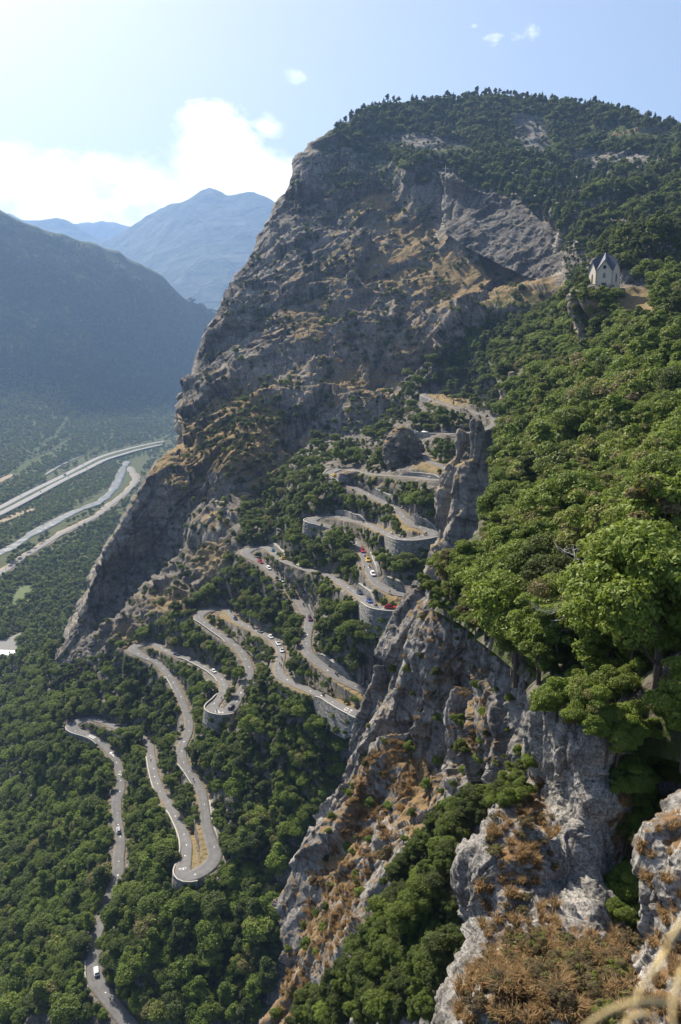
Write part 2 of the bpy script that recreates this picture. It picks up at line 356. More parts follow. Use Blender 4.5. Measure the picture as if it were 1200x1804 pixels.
# ------------------------------------------------------------------ terrain sheets: ruled between two traced lines, each point at its own distance
def poly_param(K, n):
    K = np.asarray(K, float); s = np.linspace(0, 1, len(K)); return np.stack([np.interp(np.linspace(0, 1, n), s, K[:, i]) for i in (0, 1)], -1)
SHEETS = []
def sheet(name, pairs, ctrl, nu, nv, disp, mat, back=None, grassfn=None, road=False, kind='structure', vpow=1.0, jag=0.0, blur=1, edge=1.0):
    """pairs: rows (topx,topy,botx,boty); u runs along the pairs, v from the first line to the second"""
    A = np.array(pairs, float)
    w = np.r_[0, np.cumsum(np.hypot(*np.diff(A[:, :2], axis=0).T) + .6 * np.hypot(*np.diff(A[:, 2:], axis=0).T))]; w /= w[-1]
    U = np.linspace(0, 1, nu); a = np.stack([np.interp(U, w, A[:, i]) for i in range(4)], -1)
    if jag:
        q = np.stack([a[:, 0] / 9, a[:, 1] / 9, 0 * a[:, 0]], -1); a[:, 0] += jag * fbm(q, 3, 91); a[:, 1] += jag * fbm(q + 40, 3, 95)
    V = np.linspace(0, 1, nv)[:, None] ** vpow
    px = a[None, :, 0] * (1 - V) + a[None, :, 2] * V; py = a[None, :, 1] * (1 - V) + a[None, :, 3] * V
    ev = tps(ctrl); d = ev(px, py); G = unproj(px, py, d)
    if back:
        rows, length, drop = back; r = G[0] - CAM; r[:, 2] = 0; r /= np.linalg.norm(r, axis=1, keepdims=True)
        extra = []
        for k in range(rows, 0, -1):
            t = k / rows; q = G[0] + r * (length * t ** 1.3); q[:, 2] -= drop * t ** 2.2; extra.append(q)
        G = np.concatenate([np.array(extra), G], 0)
    N = grid_normals(G); sh = G.shape; P = G.reshape(-1, 3)
    off = disp(P).reshape(sh[:2])
    for _ in range(blur):
        q = np.pad(off, 1, mode='edge'); off = .5 * off + .125 * (q[:-2, 1:-1] + q[2:, 1:-1] + q[1:-1, :-2] + q[1:-1, 2:])
    if edge < 1:
        vv = np.r_[np.zeros(sh[0] - nv), np.linspace(0, 1, nv)][:, None]; off = off * (edge + (1 - edge) * sstep(0, .07, vv))
    off = off.ravel()
    RD = None
    if road:
        RD, RZ, RI = road_dist(P); off = off * sstep(2.5, 11, RD)
    P = P + N.reshape(-1, 3) * off[:, None]
    if road:
        RD, RZ, RI = road_dist(P); k = 1 - sstep(RW[RI] + 1.7, RW[RI] + 3.9, RD); P[:, 2] = P[:, 2] * (1 - k) + (RZ - .30) * k; cut_walls(P)
    if name == 'wooded_mountain': P[:, 2] = np.maximum(P[:, 2], -2.0)
    Gd = P.reshape(sh); N2 = grid_normals(Gd).reshape(-1, 3); up = np.abs(N2[:, 2]) * np.sign(N2[:, 2])
    qx, qy, qd = proj(P)
    g, gr = grassfn(P, up, qx, qy, RD) if grassfn else (up * 0, up * 0)
    me = mesh_np(name, P, grid_faces(sh[0], sh[1]), {'grass': g, 'green': gr})
    o = link(name, me, mat); prop(o, kind=kind)
    SHEETS.append((name, o, P, grid_faces(sh[0], sh[1]))); return o

# colours of rock and dry grass
M_CLIFF = rock_mat('cliff_rock', 30, (.050, .045, .040), (.138, .124, .108), (.31, .283, .245), (.25, .165, .085), (.17, .14, .065), (.055, .07, .022), 2.5, streak=.8)
M_SLOPE = rock_mat('slope_ground', 9, (.055, .05, .044), (.12, .108, .092), (.23, .21, .185), (.25, .18, .095), (.17, .14, .07), (.05, .065, .02), .6)
M_RIB = rock_mat('rib_rock', 9, (.045, .042, .042), (.13, .122, .115), (.30, .285, .265), (.22, .15, .08), (.15, .105, .055), (.05, .06, .02), .55, lichen=.35, streak=.9)
M_NEAR = rock_mat('near_rock', 3.2, (.06, .056, .052), (.175, .166, .154), (.36, .342, .315), (.20, .12, .055), (.13, .078, .036), (.05, .06, .02), .16, lichen=.85)
M_FAR = rock_mat('far_mountain', 700, (.03, .05, .035), (.05, .07, .045), (.12, .12, .10), (.06, .08, .04), (.05, .07, .03), (.03, .05, .02), 40)
M_FOREST_FLOOR = rock_mat('forest_floor', 25, (.045, .055, .025), (.07, .08, .035), (.11, .10, .05), (.16, .13, .07), (.10, .10, .045), (.065, .085, .025), .8)

# --- main mountain with its left spurs
MT = """104,1165,110,1240 140,1085,150,1250 185,975,200,1240 235,885,255,1205 275,820,300,1160 300,800,335,1130 327,785,355,1110 322,750,370,1090 322,715,385,1080 345,650,410,1062 360,600,432,1050
385,540,455,1042 400,505,480,1026 440,462,502,1012 478,392,545,986 492,350,560,970 521,322,580,956 532,284,600,945 560,258,620,920 585,235,645,900 650,190,700,880 700,180,750,870 780,174,820,860 880,168,900,850
950,176,980,840 1000,178,1040,830 1100,195,1120,810 1150,210,1180,800 1200,225,1220,800 1330,250,1340,800"""
MT = [tuple(map(float, t.split(','))) for t in MT.split()]
MC = [(104,1165,560),(140,1085,560),(185,975,575),(235,885,590),(275,820,610),(300,800,625),(327,785,650),(322,715,745),(345,650,790),(385,540,840),(440,462,890),(478,392,930),(521,322,970),(532,284,990),(585,235,1050),(650,190,1100),(780,174,1150),(900,168,1150),(1000,178,1120),(1100,195,1060),(1200,225,1010),(1330,250,980),
 (110,1240,540),(200,1240,515),(300,1160,552),(250,1040,590),(200,1100,572),(300,950,588),(270,900,588),(330,900,590),(310,858,583),(380,905,577),(420,850,563),(400,800,585),(360,790,620),(430,760,620),(330,1050,578),(400,1010,555),(385,1080,535),(300,1030,584),(270,1090,565),(215,1130,548),(340,990,582),(390,950,520),
 (500,980,545),(600,945,540),(500,850,565),(560,800,580),(640,790,590),(480,720,650),(420,680,720),(550,720,630),(620,720,630),(700,720,655),(760,660,690),(560,640,700),(470,600,760),(650,600,730),(750,580,735),(520,520,810),(620,500,820),(700,480,830),(560,430,880),(500,450,865),(640,400,900),(580,330,970),(700,370,930),(740,430,870),(680,290,1010),(600,280,1010),
 (775,310,905),(772,395,890),(790,410,850),(850,470,795),(900,500,765),(800,350,868),(850,400,820),(950,480,742),(1000,480,690),(1005,400,740),(900,350,850),(960,370,800),(850,520,760),(950,540,640),(900,600,600),(850,640,600),(820,560,715),(800,320,905),
 (1040,480,560),(1100,470,470),(1180,460,450),(1320,450,450),(1080,420,600),(1200,380,620),(1100,350,760),(1000,300,930),(900,280,960),(800,260,1020),(750,230,1080),(1200,300,820),(1000,230,1050),(900,220,1080),(1100,250,970),(1220,800,430),(1340,800,420),(1120,810,460),(980,840,500),(900,850,515),(820,860,520),(1100,620,460),(1000,600,520),(750,870,525)]
_e = np.array([.52, .10, .85]); _e /= np.linalg.norm(_e); _f = np.cross(_e, [0, 1, 0]); _f /= np.linalg.norm(_f); RIBM = np.stack([_f, np.cross(_e, _f), _e], 1)      # ribs of the big cliff lean to the right
def d_mount(P):
    Q = P @ RIBM
    px, py, _ = proj(P)
    big = ridged(Q * (1, 1, .30) / 95., 3, 3) * 9
    f1 = facet(Q * (1, 1, .38) / 44., 11, 1.2) * 13
    f2 = facet(Q * (1, 1, .40) / 17., 23, 1.25) * 4.6
    f3 = facet(Q * (1, 1, .6) / 6.5, 37, 1.2) * 1.5
    fine = ridged(Q * (1, 1, .5) / 9., 4, 39, .6) * .9
    patchy = .55 + .45 * sstep(-.25, .3, fbm(P / 55., 3, 5))
    soft = 1 - .65 * np.maximum(sstep(590, 640, px) * sstep(310, 285, py), np.exp(-((px - 830) / 190) ** 2 - ((py - 475) / 60) ** 2))
    return (big + f1 + f2 * patchy + f3 * patchy + fine + fbm(P / 4., 3, 9) * .5) * soft * np.where(px < 420, .8, 1.0)
GRASS_BLOBS = [(430, 720, 60, 40, .9), (400, 790, 110, 50, 1.0), (340, 830, 60, 26, .8), (480, 840, 50, 60, .6), (360, 960, 70, 50, .35), (320, 1050, 70, 60, .38), (640, 340, 70, 45, .85), (720, 390, 50, 40, .6), (870, 480, 60, 26, .9), (920, 520, 70, 30, .8), (690, 470, 120, 60, .42), (760, 460, 80, 40, .55), (640, 640, 80, 60, .45), (560, 560, 90, 90, .3), (1090, 238, 110, 16, .95), (1120, 530, 60, 30, 1.0), (900, 235, 40, 30, .3), (800, 500, 90, 40, .55), (740, 600, 60, 50, .3)]
def gblob(qx, qy, L):
    g = np.zeros(len(qx))
    for x, y, a, b, s in L: g = np.maximum(g, s * np.exp(-(((qx - x) / a) ** 2 + ((qy - y) / b) ** 2)))
    return g
def g_mount(P, up, qx, qy, RD):
    s = sstep(.30, .75, up)
    g = s * .40 + gblob(qx, qy, GRASS_BLOBS) * (.5 + .5 * sstep(.12, .5, up))
    gr = .62 * sstep(.35, .7, up) * ((qy < 330) & (qx > 560)) + .25 * sstep(.45, .8, up) + gblob(qx, qy, [(620, 320, 60, 30, .6), (900, 600, 80, 80, .8), (850, 310, 60, 30, .5)])
    bands = gblob(qx, qy, [(745, 248, 90, 14, 1), (930, 240, 32, 38, 1), (1085, 282, 90, 16, 1)]); return np.maximum(g - .5 * bands, 0), gr - bands
sheet('mountain_cliff', MT, MC, 900, 560, d_mount, M_CLIFF, back=(14, 420, 260), grassfn=g_mount, jag=2.5, blur=0, edge=.38)

# --- the overhanging shaded cliff with the cross
OP = [(764,322,768,392),(772,306,776,402),(779,303,784,408),(800,312,800,420),(825,328,828,440),(850,338,852,452),(878,346,880,466),(905,357,908,480),(930,372,932,490),(955,390,958,498),(975,404,976,500),(990,418,990,504),(1002,430,1002,508)]
OC = [(764,322,935),(768,392,915),(772,306,905),(776,402,885),(779,303,868),(784,408,850),(850,338,815),(852,452,770),(905,357,785),(908,480,728),(955,390,735),(958,498,690),(1002,430,680),(1002,508,650)]
def d_over(P):
    Q = P @ RIBM[:, [0, 1, 2]]; R = P @ np.array([[.9, .1, .42], [0, 1, 0], [-.42, .1, .9]])
    return facet(R * (.35, 1, 1) / 16., 41, 1.2) * 2.6 + facet(R * (.4, 1, 1) / 6., 43, 1.2) * 1.2 + ridged(P * (1, 1, .5) / 22., 3, 45) * 1.6 + ridged(R * (.3, 1, 1) / 5., 3, 47, .6) * .5
M_OVER = rock_mat('cliff_rock_shaded', 26, (.038, .035, .034), (.085, .079, .074), (.21, .195, .175), (.2, .14, .07), (.14, .11, .05), (.05, .065, .022), 1.5, strata=(rad(-20), rad(28), 0), streak=.6)  # cliff rock darkened: the face's shade is put into its colour
sheet('overhanging_cliff', OP, OC, 230, 130, d_over, M_OVER, back=(8, 90, 6), grassfn=lambda P, up, qx, qy, RD: (sstep(.5, .9, up) * .5, up * 0 + sstep(.6, .9, up) * .4), jag=2.5)

# --- slope with the switchbacks
HC = [(float(ROAD_PX[i, 0]), float(ROAD_PX[i, 1]), float(ROAD_D[i])) for i in range(0, len(ROAD_PX), 2)]
HC = [c for k, c in enumerate(HC) if all(math.hypot(c[0] - e[0], c[1] - e[1]) > 9 for e in HC[:k])]
HC += [(-40,1180,775),(0,1400,560),(-60,1400,600),(60,1300,500),(0,1500,440),(0,1700,345),(-60,1600,420),(0,1860,290),(100,1860,268),(100,1600,350),(60,1200,640),(150,1195,520),(110,1165,570),(300,1040,505),(240,1090,500),(380,970,505),(430,930,500),(500,890,500),(560,800,540),(640,790,540),(700,720,640),(740,650,690),(640,1320,296),(560,1400,296),(500,1500,290),(520,1650,270),(450,1860,245),(300,1700,275),(300,1860,252),(400,1600,284),(430,1350,325),(720,1150,290),(800,1000,330),(820,900,350),(880,760,520),(900,680,600),(640,1500,280),(640,1700,262),(640,1860,240)]
HP = [(-60,1165,-60,1880),(0,1165,20,1880),(104,1150,110,1880),(200,1110,180,1880),(240,1060,230,1880),(300,1000,290,1880),(380,930,360,1880),(430,890,410,1880),(500,830,480,1880),(560,770,530,1880),(620,740,580,1860),(690,690,620,1800),(740,650,650,1700),(830,640,720,1500),(900,640,840,1300),(930,640,900,1200)]
def d_slope(P):
    px, py, _ = proj(P); kn = gblob(px, py, [(300, 1060, 80, 50, 1), (370, 980, 60, 60, 1), (220, 1130, 60, 40, 1)])
    return (1 + 1.6 * kn) * (ridged(P * (1, 1, .5) / 28., 3, 61) * 1.6 + facet(P * (1, 1, .6) / 9., 63, 1.2) * 1.8 + facet(P / 3.5, 66, 1.2) * .7 + fbm(P / 2.5, 2, 64) * .3)
def g_slope(P, up, qx, qy, RD):
    v = 1 - sstep(2.2, 4.2, RD)
    bl = gblob(qx, qy, [(350, 1490, 18, 60, .6), (700, 1060, 40, 14, 1), (720, 925, 50, 14, .9), (610, 1225, 60, 18, .9), (800, 700, 50, 14, .9), (400, 1095, 40, 14, .6), (760, 825, 30, 14, .9)]); kn = gblob(qx, qy, [(300, 1060, 70, 40, 1), (370, 980, 50, 50, 1), (230, 1120, 50, 30, 1)])
    return np.clip(.20 + (.36 * v + bl) * (.25 + .75 * sstep(.4, .7, up)) + .44 * kn, 0, 1), .38 - .5 * v - bl * .5 - .5 * kn
sheet('hillside', HP, HC, 560, 760, d_slope, M_SLOPE, back=(8, 45, 22), grassfn=g_slope, road=True, jag=1.5)

# --- wooded slope on the right, rising to the viewpoint
RP = [(1000,505,1420,505),(985,540,1420,540),(935,568,1420,580),(890,600,1420,620),(862,640,1420,660),(880,680,1420,700),(886,740,1420,760),(880,800,1420,830),(874,860,1420,900),(866,905,1420,950),(846,955,1420,1020),(812,1005,1420,1080),(770,1050,1420,1120),(770,1080,1420,1180),(830,1110,1420,1240),(900,1170,1420,1300),(960,1235,1420,1340),(980,1300,1420,1400)]
RCt = [(1000,505,470),(1100,508,352),(1062,517,339),(1020,520,354),(1090,530,337),(1040,548,338),(1060,580,328),(1200,505,380),(1420,505,380),(985,540,480),(1110,548,330),(1180,550,300),(1320,540,260),(935,568,520),(890,600,540),(862,640,520),(1000,600,420),(1100,600,300),(1200,600,240),(1420,620,190),(880,700,400),(950,700,310),(1050,700,230),(1200,700,170),(1420,700,130),(886,740,340),(872,860,235),(950,850,190),(1050,850,150),(1200,850,115),(1420,850,90),(845,920,195),(800,965,170),(765,1000,155),(738,1045,148),(900,1000,118),(1000,1000,95),(1100,1000,80),(1200,1000,70),(1420,1000,55),(770,1080,138),(830,1110,115),(900,1170,85),(1000,1150,68),(1100,1150,56),(1200,1150,50),(1420,1150,42),(960,1235,62),(980,1300,60),(1100,1300,47),(1200,1320,42),(1420,1400,36)]
def d_right(P): return ridged(P * (1, 1, .6) / 34., 2, 71) * 2.0 + fbm(P / 8., 3, 74) * 1.1
def g_right(P, up, qx, qy, RD):
    b = gblob(qx, qy, [(1120, 540, 70, 28, 1.2), (1020, 730, 30, 14, .8), (900, 715, 24, 20, .8)]); return np.clip(.22 + b, 0, 1), .55 - b
sheet('wooded_slope', RP, RCt, 420, 420, d_right, M_SLOPE, grassfn=g_right)

# --- rock rib in the middle distance and the gully beside it
BP = [(752,1035,1130,1035),(735,1060,1130,1070),(714,1090,1130,1100),(706,1130,1130,1140),(692,1180,1130,1190),(662,1250,1130,1250),(640,1310,1130,1310),(602,1400,1120,1390),(547,1480,1100,1470),(513,1550,1080,1545),(511,1620,1060,1610),(501,1680,1050,1680),(480,1740,1030,1740),(458,1806,1000,1806),(446,1870,980,1870)]
BC = [(752,1035,152),(735,1060,152),(706,1130,152),(692,1180,153),(662,1250,153),(640,1310,152),(602,1400,152),(547,1480,150),(513,1550,148),(511,1620,142),(501,1680,138),(480,1740,135),(458,1806,130),(446,1870,126),(800,1060,132),(850,1060,122),(760,1120,138),(730,1200,142),(780,1180,134),(820,1200,134),(800,1290,133),(735,1290,140),(760,1350,136),(850,1300,124),(880,1270,112),(905,1290,108),(870,1390,122),(830,1380,128),(720,1380,134),(680,1330,142),(640,1420,142),(600,1500,138),(700,1480,124),(560,1600,134),(620,1600,122),(700,1600,110),(780,1480,118),(850,1480,106),(800,1600,94),(540,1700,128),(600,1720,112),(650,1780,98),(560,1800,118),(750,1720,86),(800,1800,72),(850,1650,86),(950,1150,96),(1000,1130,85),(950,1250,94),(1000,1300,82),(1130,1100,62),(1130,1300,68),(1100,1470,66),(1050,1680,60),(1000,1806,56),(980,1870,54),(446,1840,128),(920,1400,100)]
def d_rib(P):
    r = (P * (1, 1, 1)) @ np.array([[.9, .1, .2], [0, 1, .3], [-.35, -.2, .8]])
    return ridged(r * (1, 1, .3) / 15., 3, 81) * 1.6 + facet(r * (1, 1, .5) / 9., 83, 1.1) * 2.6 + facet(r * (1, 1, .6) / 3.2, 85, 1.1) * .75 + facet(r * (1, 1, .7) / 1.2, 87, 1.2) * .35 + fbm(P / .8, 2, 89) * .1
def g_rib(P, up, qx, qy, RD):
    b = gblob(qx, qy, [(640, 1400, 22, 50, .9), (600, 1520, 30, 60, .9), (560, 1650, 30, 80, .8), (500, 1750, 30, 60, .7), (720, 1390, 30, 50, .9), (850, 1290, 30, 40, .8), (690, 1330, 20, 50, .7), (770, 1080, 40, 20, .6), (820, 1200, 40, 20, .35)])
    gr = gblob(qx, qy, [(700, 1700, 120, 130, .9), (830, 1430, 50, 40, .7)])
    return sstep(.35, .75, up) * .5 + b * (.45 + .55 * sstep(.1, .5, up)), gr
sheet('rock_rib', BP, BC, 420, 760, d_rib, M_RIB, grassfn=g_rib, jag=3)

# --- foreground crag and the pale rock at the right edge
FP = [(946,1252,1420,1290),(944,1290,1420,1330),(952,1335,1420,1370),(955,1372,1420,1400),(905,1408,1420,1430),(872,1450,1420,1460),(830,1482,1420,1490),(812,1500,1420,1520),(808,1540,1420,1560),(818,1590,1420,1600),(830,1630,1420,1640),(822,1680,1420,1690),(800,1715,1420,1730),(782,1760,1420,1770),(772,1810,1420,1820),(762,1870,1420,1870)]
FC = [(946,1252,47.5),(944,1290,47.5),(952,1335,47.5),(955,1372,48),(905,1408,46),(872,1450,44),(830,1482,43),(808,1540,42),(818,1590,42),(830,1630,41),(800,1715,37),(782,1760,35),(762,1870,31),(985,1250,44.5),(1020,1240,43.6),(1060,1260,43.6),(1075,1320,42.6),(985,1340,44),(1070,1400,42),(1000,1400,43.5),(970,1450,43),(1040,1500,41),(1000,1550,40.5),(1060,1600,38),(1090,1350,47),(1110,1450,47),(1120,1550,45),(1110,1620,42),(920,1470,40.5),(880,1520,39.5),(850,1510,40),(900,1600,37),(950,1650,35),(1000,1680,34),(870,1700,33),(1050,1720,32),(1100,1760,30),(950,1780,29),(850,1800,29.5),(1100,1870,26),(900,1870,27),(1150,1300,50),(1250,1300,46),(1420,1300,40),(1200,1400,50),(1420,1420,40),(1200,1600,44),(1420,1600,34),(1200,1800,29),(1420,1870,22)]
def d_near(P):
    return ridged(P * (1, 1, .28) / 3.6, 3, 101) * .28 + ridged(P * (1, 1, .14) / 1.7, 3, 102) * .20 + facet(P * (1, 1, .35) / 2.2, 103, 1.0) * .36 + facet(P * (1, 1, .75) / .9, 107, 1.1) * .13 + ridged(P / .5, 4, 109, .6) * .055 + facet(P / .28, 111, 1.2) * .04
def g_near(P, up, qx, qy, RD):
    b = gblob(qx, qy, [(930, 1430, 40, 40, .85), (920, 1510, 50, 45, .75), (880, 1600, 35, 60, .6), (960, 1740, 130, 70, 1.0), (900, 1690, 60, 60, .8), (1090, 1720, 60, 80, .9), (1000, 1640, 70, 20, .55), (1110, 1420, 20, 90, .6), (1150, 1340, 60, 40, .4)])
    return sstep(.4, .8, up) * .25 + .5 * b * (.5 + .5 * sstep(.1, .5, up)), gblob(qx, qy, [(1110, 1520, 20, 60, .6)])
sheet('foreground_crag', FP, FC, 330, 430, d_near, M_NEAR, grassfn=g_near, jag=2.5)
EP = [(1215,1385,1500,1385),(1192,1398,1500,1400),(1172,1420,1500,1430),(1150,1452,1500,1460),(1131,1482,1500,1490),(1126,1520,1500,1530),(1125,1580,1500,1580),(1131,1640,1500,1640),(1123,1690,1500,1690),(1130,1740,1500,1740),(1106,1790,1500,1800),(1090,1880,1500,1880)]
EC = [(1215,1385,20.5),(1172,1420,20),(1131,1482,19.5),(1125,1580,19),(1131,1640,18.6),(1123,1690,18),(1106,1790,16),(1090,1880,14.5),(1200,1450,18.5),(1190,1550,17.6),(1190,1600,17.5),(1180,1660,17.0),(1160,1640,17.6),(1180,1750,15.5),(1150,1820,14.5),(1500,1400,17),(1500,1600,14.5),(1500,1880,12)]
def d_edge(P): return ridged(P * (1, 1, .5) / 1.7, 3, 121) * .12 + facet(P * (1, 1, .7) / .9, 123, 1.2) * .26 + facet(P / .34, 125, 1.2) * .08 + ridged(P / .22, 4, 127, .6) * .028
def g_edge(P, up, qx, qy, RD): return sstep(.45, .85, up) * .5 + gblob(qx, qy, [(1160, 1650, 20, 14, .6), (1190, 1480, 14, 16, .5), (1150, 1790, 40, 40, .4)]), up * 0
sheet('pale_crag', EP, EC, 240, 330, d_edge, M_NEAR, grassfn=g_edge, jag=2)

# --- valley floor, wooded mountain across the valley, far peaks
def flat(P): return fbm(P / 120., 3, 131) * .8
vx = np.linspace(-2600, 1800, 130); vy = np.linspace(250, 9000, 190); VX, VY = np.meshgrid(vx, vy); VP = np.stack([VX, VY, VX * 0], -1).reshape(-1, 3); VP[:, 2] = flat(VP) - .6
o = link('valley_floor', mesh_np('valley_floor', VP, grid_faces(190, 130), {'grass': VP[:, 0] * 0 + .3, 'green': VP[:, 0] * 0 + .5}), M_FOREST_FLOOR); prop(o, kind='structure'); SHEETS.append(('valley_floor', o, VP, grid_faces(190, 130)))
LP = [(-120,352,-120,960),(0,389,0,900),(60,406,60,880),(110,417,110,850),(180,450,170,820),(250,488,240,800),(310,519,300,800),(380,547,370,800),(450,572,430,790),(540,600,500,790)]
LC = [(-120,352,3400),(0,389,3500),(110,417,3650),(250,488,3900),(380,547,4100),(540,600,4400),(0,650,2950),(-120,650,2850),(150,680,3050),(320,712,3350),(450,730,3600),(0,500,3250),(200,560,3500),(0,720,2750),(150,740,2850),(-120,960,1500),(0,900,1560),(60,880,1650),(0,830,2040),(110,830,2090),(110,850,2010),(150,770,2600),(240,800,2480),(260,770,2820),(370,800,2700),(500,790,2800),(-120,850,1850)]
def d_left(P): return ridged(P * (1, 1, .5) / 620., 4, 141) * 42 * sstep(60, 260, P[:, 2]) + fbm(P / 90., 3, 144) * 5 * sstep(15, 80, P[:, 2])
sheet('wooded_mountain', LP, LC, 260, 260, d_left, M_FOREST_FLOOR, back=(8, 1500, 700), grassfn=lambda P, up, qx, qy, RD: (up * 0 + .05, up * 0 + .6))
KP = [(150,455,120,640),(185,437,165,640),(215,418,200,640),(240,400,225,640),(262,383,250,640),(282,371,275,640),(298,367,300,640),(320,366,320,640),(345,351,340,640),(356,344,355,640),(370,338,370,640),(384,344,385,640),(400,351,400,640),(420,352,420,640),(445,351,440,640),(470,361,465,640),(492,377,485,640),(520,396,510,640),(600,440,590,640)]
KC = [(150,455,9000),(215,418,8900),(282,371,8800),(370,338,8600),(420,352,8500),(492,377,8300),(600,440,8000),(150,640,6900),(300,640,6500),(500,640,6200),(600,640,6100),(300,450,7900),(420,450,7600),(360,520,7000),(250,480,7900)]
def d_far(P): return ridged(P * (1, 1, .7) / 1500., 5, 151, .55) * 40 + ridged(P / 420., 3, 155) * 10
sheet('far_peak', KP, KC, 260, 160, d_far, M_FAR, back=(6, 1500, 900), grassfn=lambda P, up, qx, qy, RD: (up * 0 + .2, up * 0 + .5))
QP = [(-120,372,-120,520),(0,384,0,520),(25,390,20,520),(60,391,60,520),(100,389,100,520),(118,395,118,520),(135,404,135,520),(160,419,160,520),(185,433,185,520),(215,448,215,520)]
sheet('far_ridge', QP, [(-120,372,10300),(0,384,10300),(100,389,10100),(215,448,9800),(-120,520,9000),(100,520,9000),(215,520,8900)], 150, 60, lambda P: ridged(P / 1300., 4, 161, .55) * 60, M_FAR, back=(4, 1500, 900))
ZP = [(90,392,90,520),(130,398,130,520),(165,402,165,520),(200,398,200,520),(225,402,230,520),(260,420,260,520),(330,440,330,520)]
sheet('distant_range', ZP, [(90,392,12500),(200,398,12500),(330,440,12500),(90,520,11500),(330,520,11500),(200,520,11500)], 120, 50, lambda P: ridged(P / 1500., 4, 171, .55) * 60, M_FAR, back=(4, 2000, 900))

# ------------------------------------------------------------------ road ribbon
def asphalt():
    t = NT('asphalt'); p = t.pos(); n = t.noise(p, .35, 5, .6); n2 = t.noise(p, 6, 4, .7); u = t.attr('across').outputs['Fac']
    c = t.ramp(n, [(.3, (.125, .122, .122)), (.7, (.185, .18, .178))])
    e = t.math('ABSOLUTE', u); tr = t.math('ABSOLUTE', t.math('SUBTRACT', e, .45)); tr = t.ramp(tr, [(.05, .86), (.22, 1.0)])
    c = t.mix(.7, c, tr, 'MULTIPLY'); c = t.mix(.35, c, t.ramp(n2, [(.3, .7), (.7, 1.15)]), 'MULTIPLY')
    edge = t.math('ADD', e, t.math('MULTIPLY', t.math('SUBTRACT', t.noise(p, .9, 4, .7), .5), .5)); c = t.mix(t.ramp(edge, [(.90, 0.0), (1.02, 1.0)]), c, (.22, .18, .12))
    pt = t.noise(t.map(p, (1, 1, 1), loc=(50, 20, 0)), .12, 2, .5); c = t.mix(t.math('MULTIPLY', t.ramp(pt, [(.58, 0.0), (.60, 1.0)]), .35), c, (.12, .12, .125))
    t.bsdf(c, .85, t.bump(n2, .3, .02)); return t.m
M_ASPH = asphalt()
M_PAINT = plain('road_paint', (.72, .72, .70), .7, var=.15, scale=3)
def ribbon(name, C, N, W, mat, cols=7, z=0.0, crown=.05):
    u = np.linspace(-1, 1, cols); G = C[:, None, :] + N[:, None, :] * (u[None, :, None] * np.asarray(W)[:, None, None]); G[:, :, 2] += z + crown * (1 - u ** 2)
    G = np.concatenate([G[:, :1] - [0, 0, .35], G, G[:, -1:] - [0, 0, .35]], 1); a = np.tile(np.r_[-1.1, u, 1.1], (len(C), 1))
    me = mesh_np(name, G.reshape(-1, 3), grid_faces(G.shape[0], G.shape[1]), {'across': a}); o = link(name, me, mat); return o, G
RC[:, 2] += 0.0
road_o, _ = ribbon('road', RC, RN, RW, M_ASPH); prop(road_o, kind='structure')
# painted dots down the middle, bars and rough letters on the asphalt
def flat_poly(polys, name, mat):
    V = []; F = []
    bmx = bmesh.new()
    for P in polys: bmx.faces.new([bmx.verts.new(p) for p in P])
    me = bpy.data.meshes.new(name); bmx.to_mesh(me); bmx.free(); return prop(link(name, me, mat), kind='structure')
def on_road(i, du, dv):          # du metres across to the left of the climb, dv metres along
    p = RC[i] + RN[i] * du + RT[i] * dv; return (p[0], p[1], RC[i][2] + .062 + RT[i].dot(RT[i]) * dv * .08)
dots = []
RL = np.r_[0, np.cumsum(np.linalg.norm(np.diff(RC, axis=0), axis=1))]
for s in np.arange(6, RL[-1], 8.5):
    if random.random() < .25: continue
    i = int(np.searchsorted(RL, s)); r = random.uniform(.17, .32); q = random.uniform(-.35, .35)
    dots.append([on_road(i, q + r * math.cos(a), r * 1.3 * math.sin(a)) for a in np.linspace(0, 2 * math.pi, 9)[:-1]])
bars = []
def bar(i, u, v, w, h, sk=0.0): bars.append([on_road(i, u - w / 2 - sk, v - h / 2), on_road(i, u + w / 2 - sk, v - h / 2), on_road(i, u + w / 2 + sk, v + h / 2), on_road(i, u - w / 2 + sk, v + h / 2)])
i = road_at(162, 1297)
for k in range(4): bar(i, -.1 + random.uniform(-.1, .1), -2.2 + k * 1.3, 2.5, .5, .2)
for (x, y) in ((195, 1326), (199, 1333), (213, 1366)):
    i = road_at(x, y)
    for k in range(3): bar(i, random.uniform(-.5, .5), random.uniform(-.8, .8), random.uniform(.6, 1.2), random.uniform(.5, .9))
for (x, y) in ((388, 1252), (611, 1250)):
    i = road_at(x, y)
    for k in range(9): bar(i, random.uniform(-1.2, 1.2), -2.4 + k * .6, random.uniform(.3, 1.0), random.uniform(.25, .5), random.uniform(-.4, .4))
flat_poly(dots + bars, 'road_markings', M_PAINT)
def paint_text(txt, px, py, rot, size):
    i = road_at(px, py); cu = bpy.data.curves.new('writing', 'FONT'); cu.body = txt; cu.size = size; cu.align_x = 'CENTER'; cu.space_line = .85; cu.resolution_u = 2
    to = bpy.data.objects.new('tmp', cu); COL.objects.link(to); dg = bpy.context.evaluated_depsgraph_get(); me = bpy.data.meshes.new_from_object(to.evaluated_get(dg)); bpy.data.objects.remove(to)
    o = link('road_writing', me, M_PAINT); P = unproj(px, py, 1.0) ; q = on_road(i, 0, 0); d = (q[2] - CAM[2]) / KZ(float(py)); w = unproj(px, py, d)
    o.location = (w[0], w[1], q[2] + .02); o.rotation_euler = (0, 0, rot); return prop(o, kind='structure')
paint_text('ALEX\nJULI\nALLEZ', 322, 1531, rad(14), 1.35)

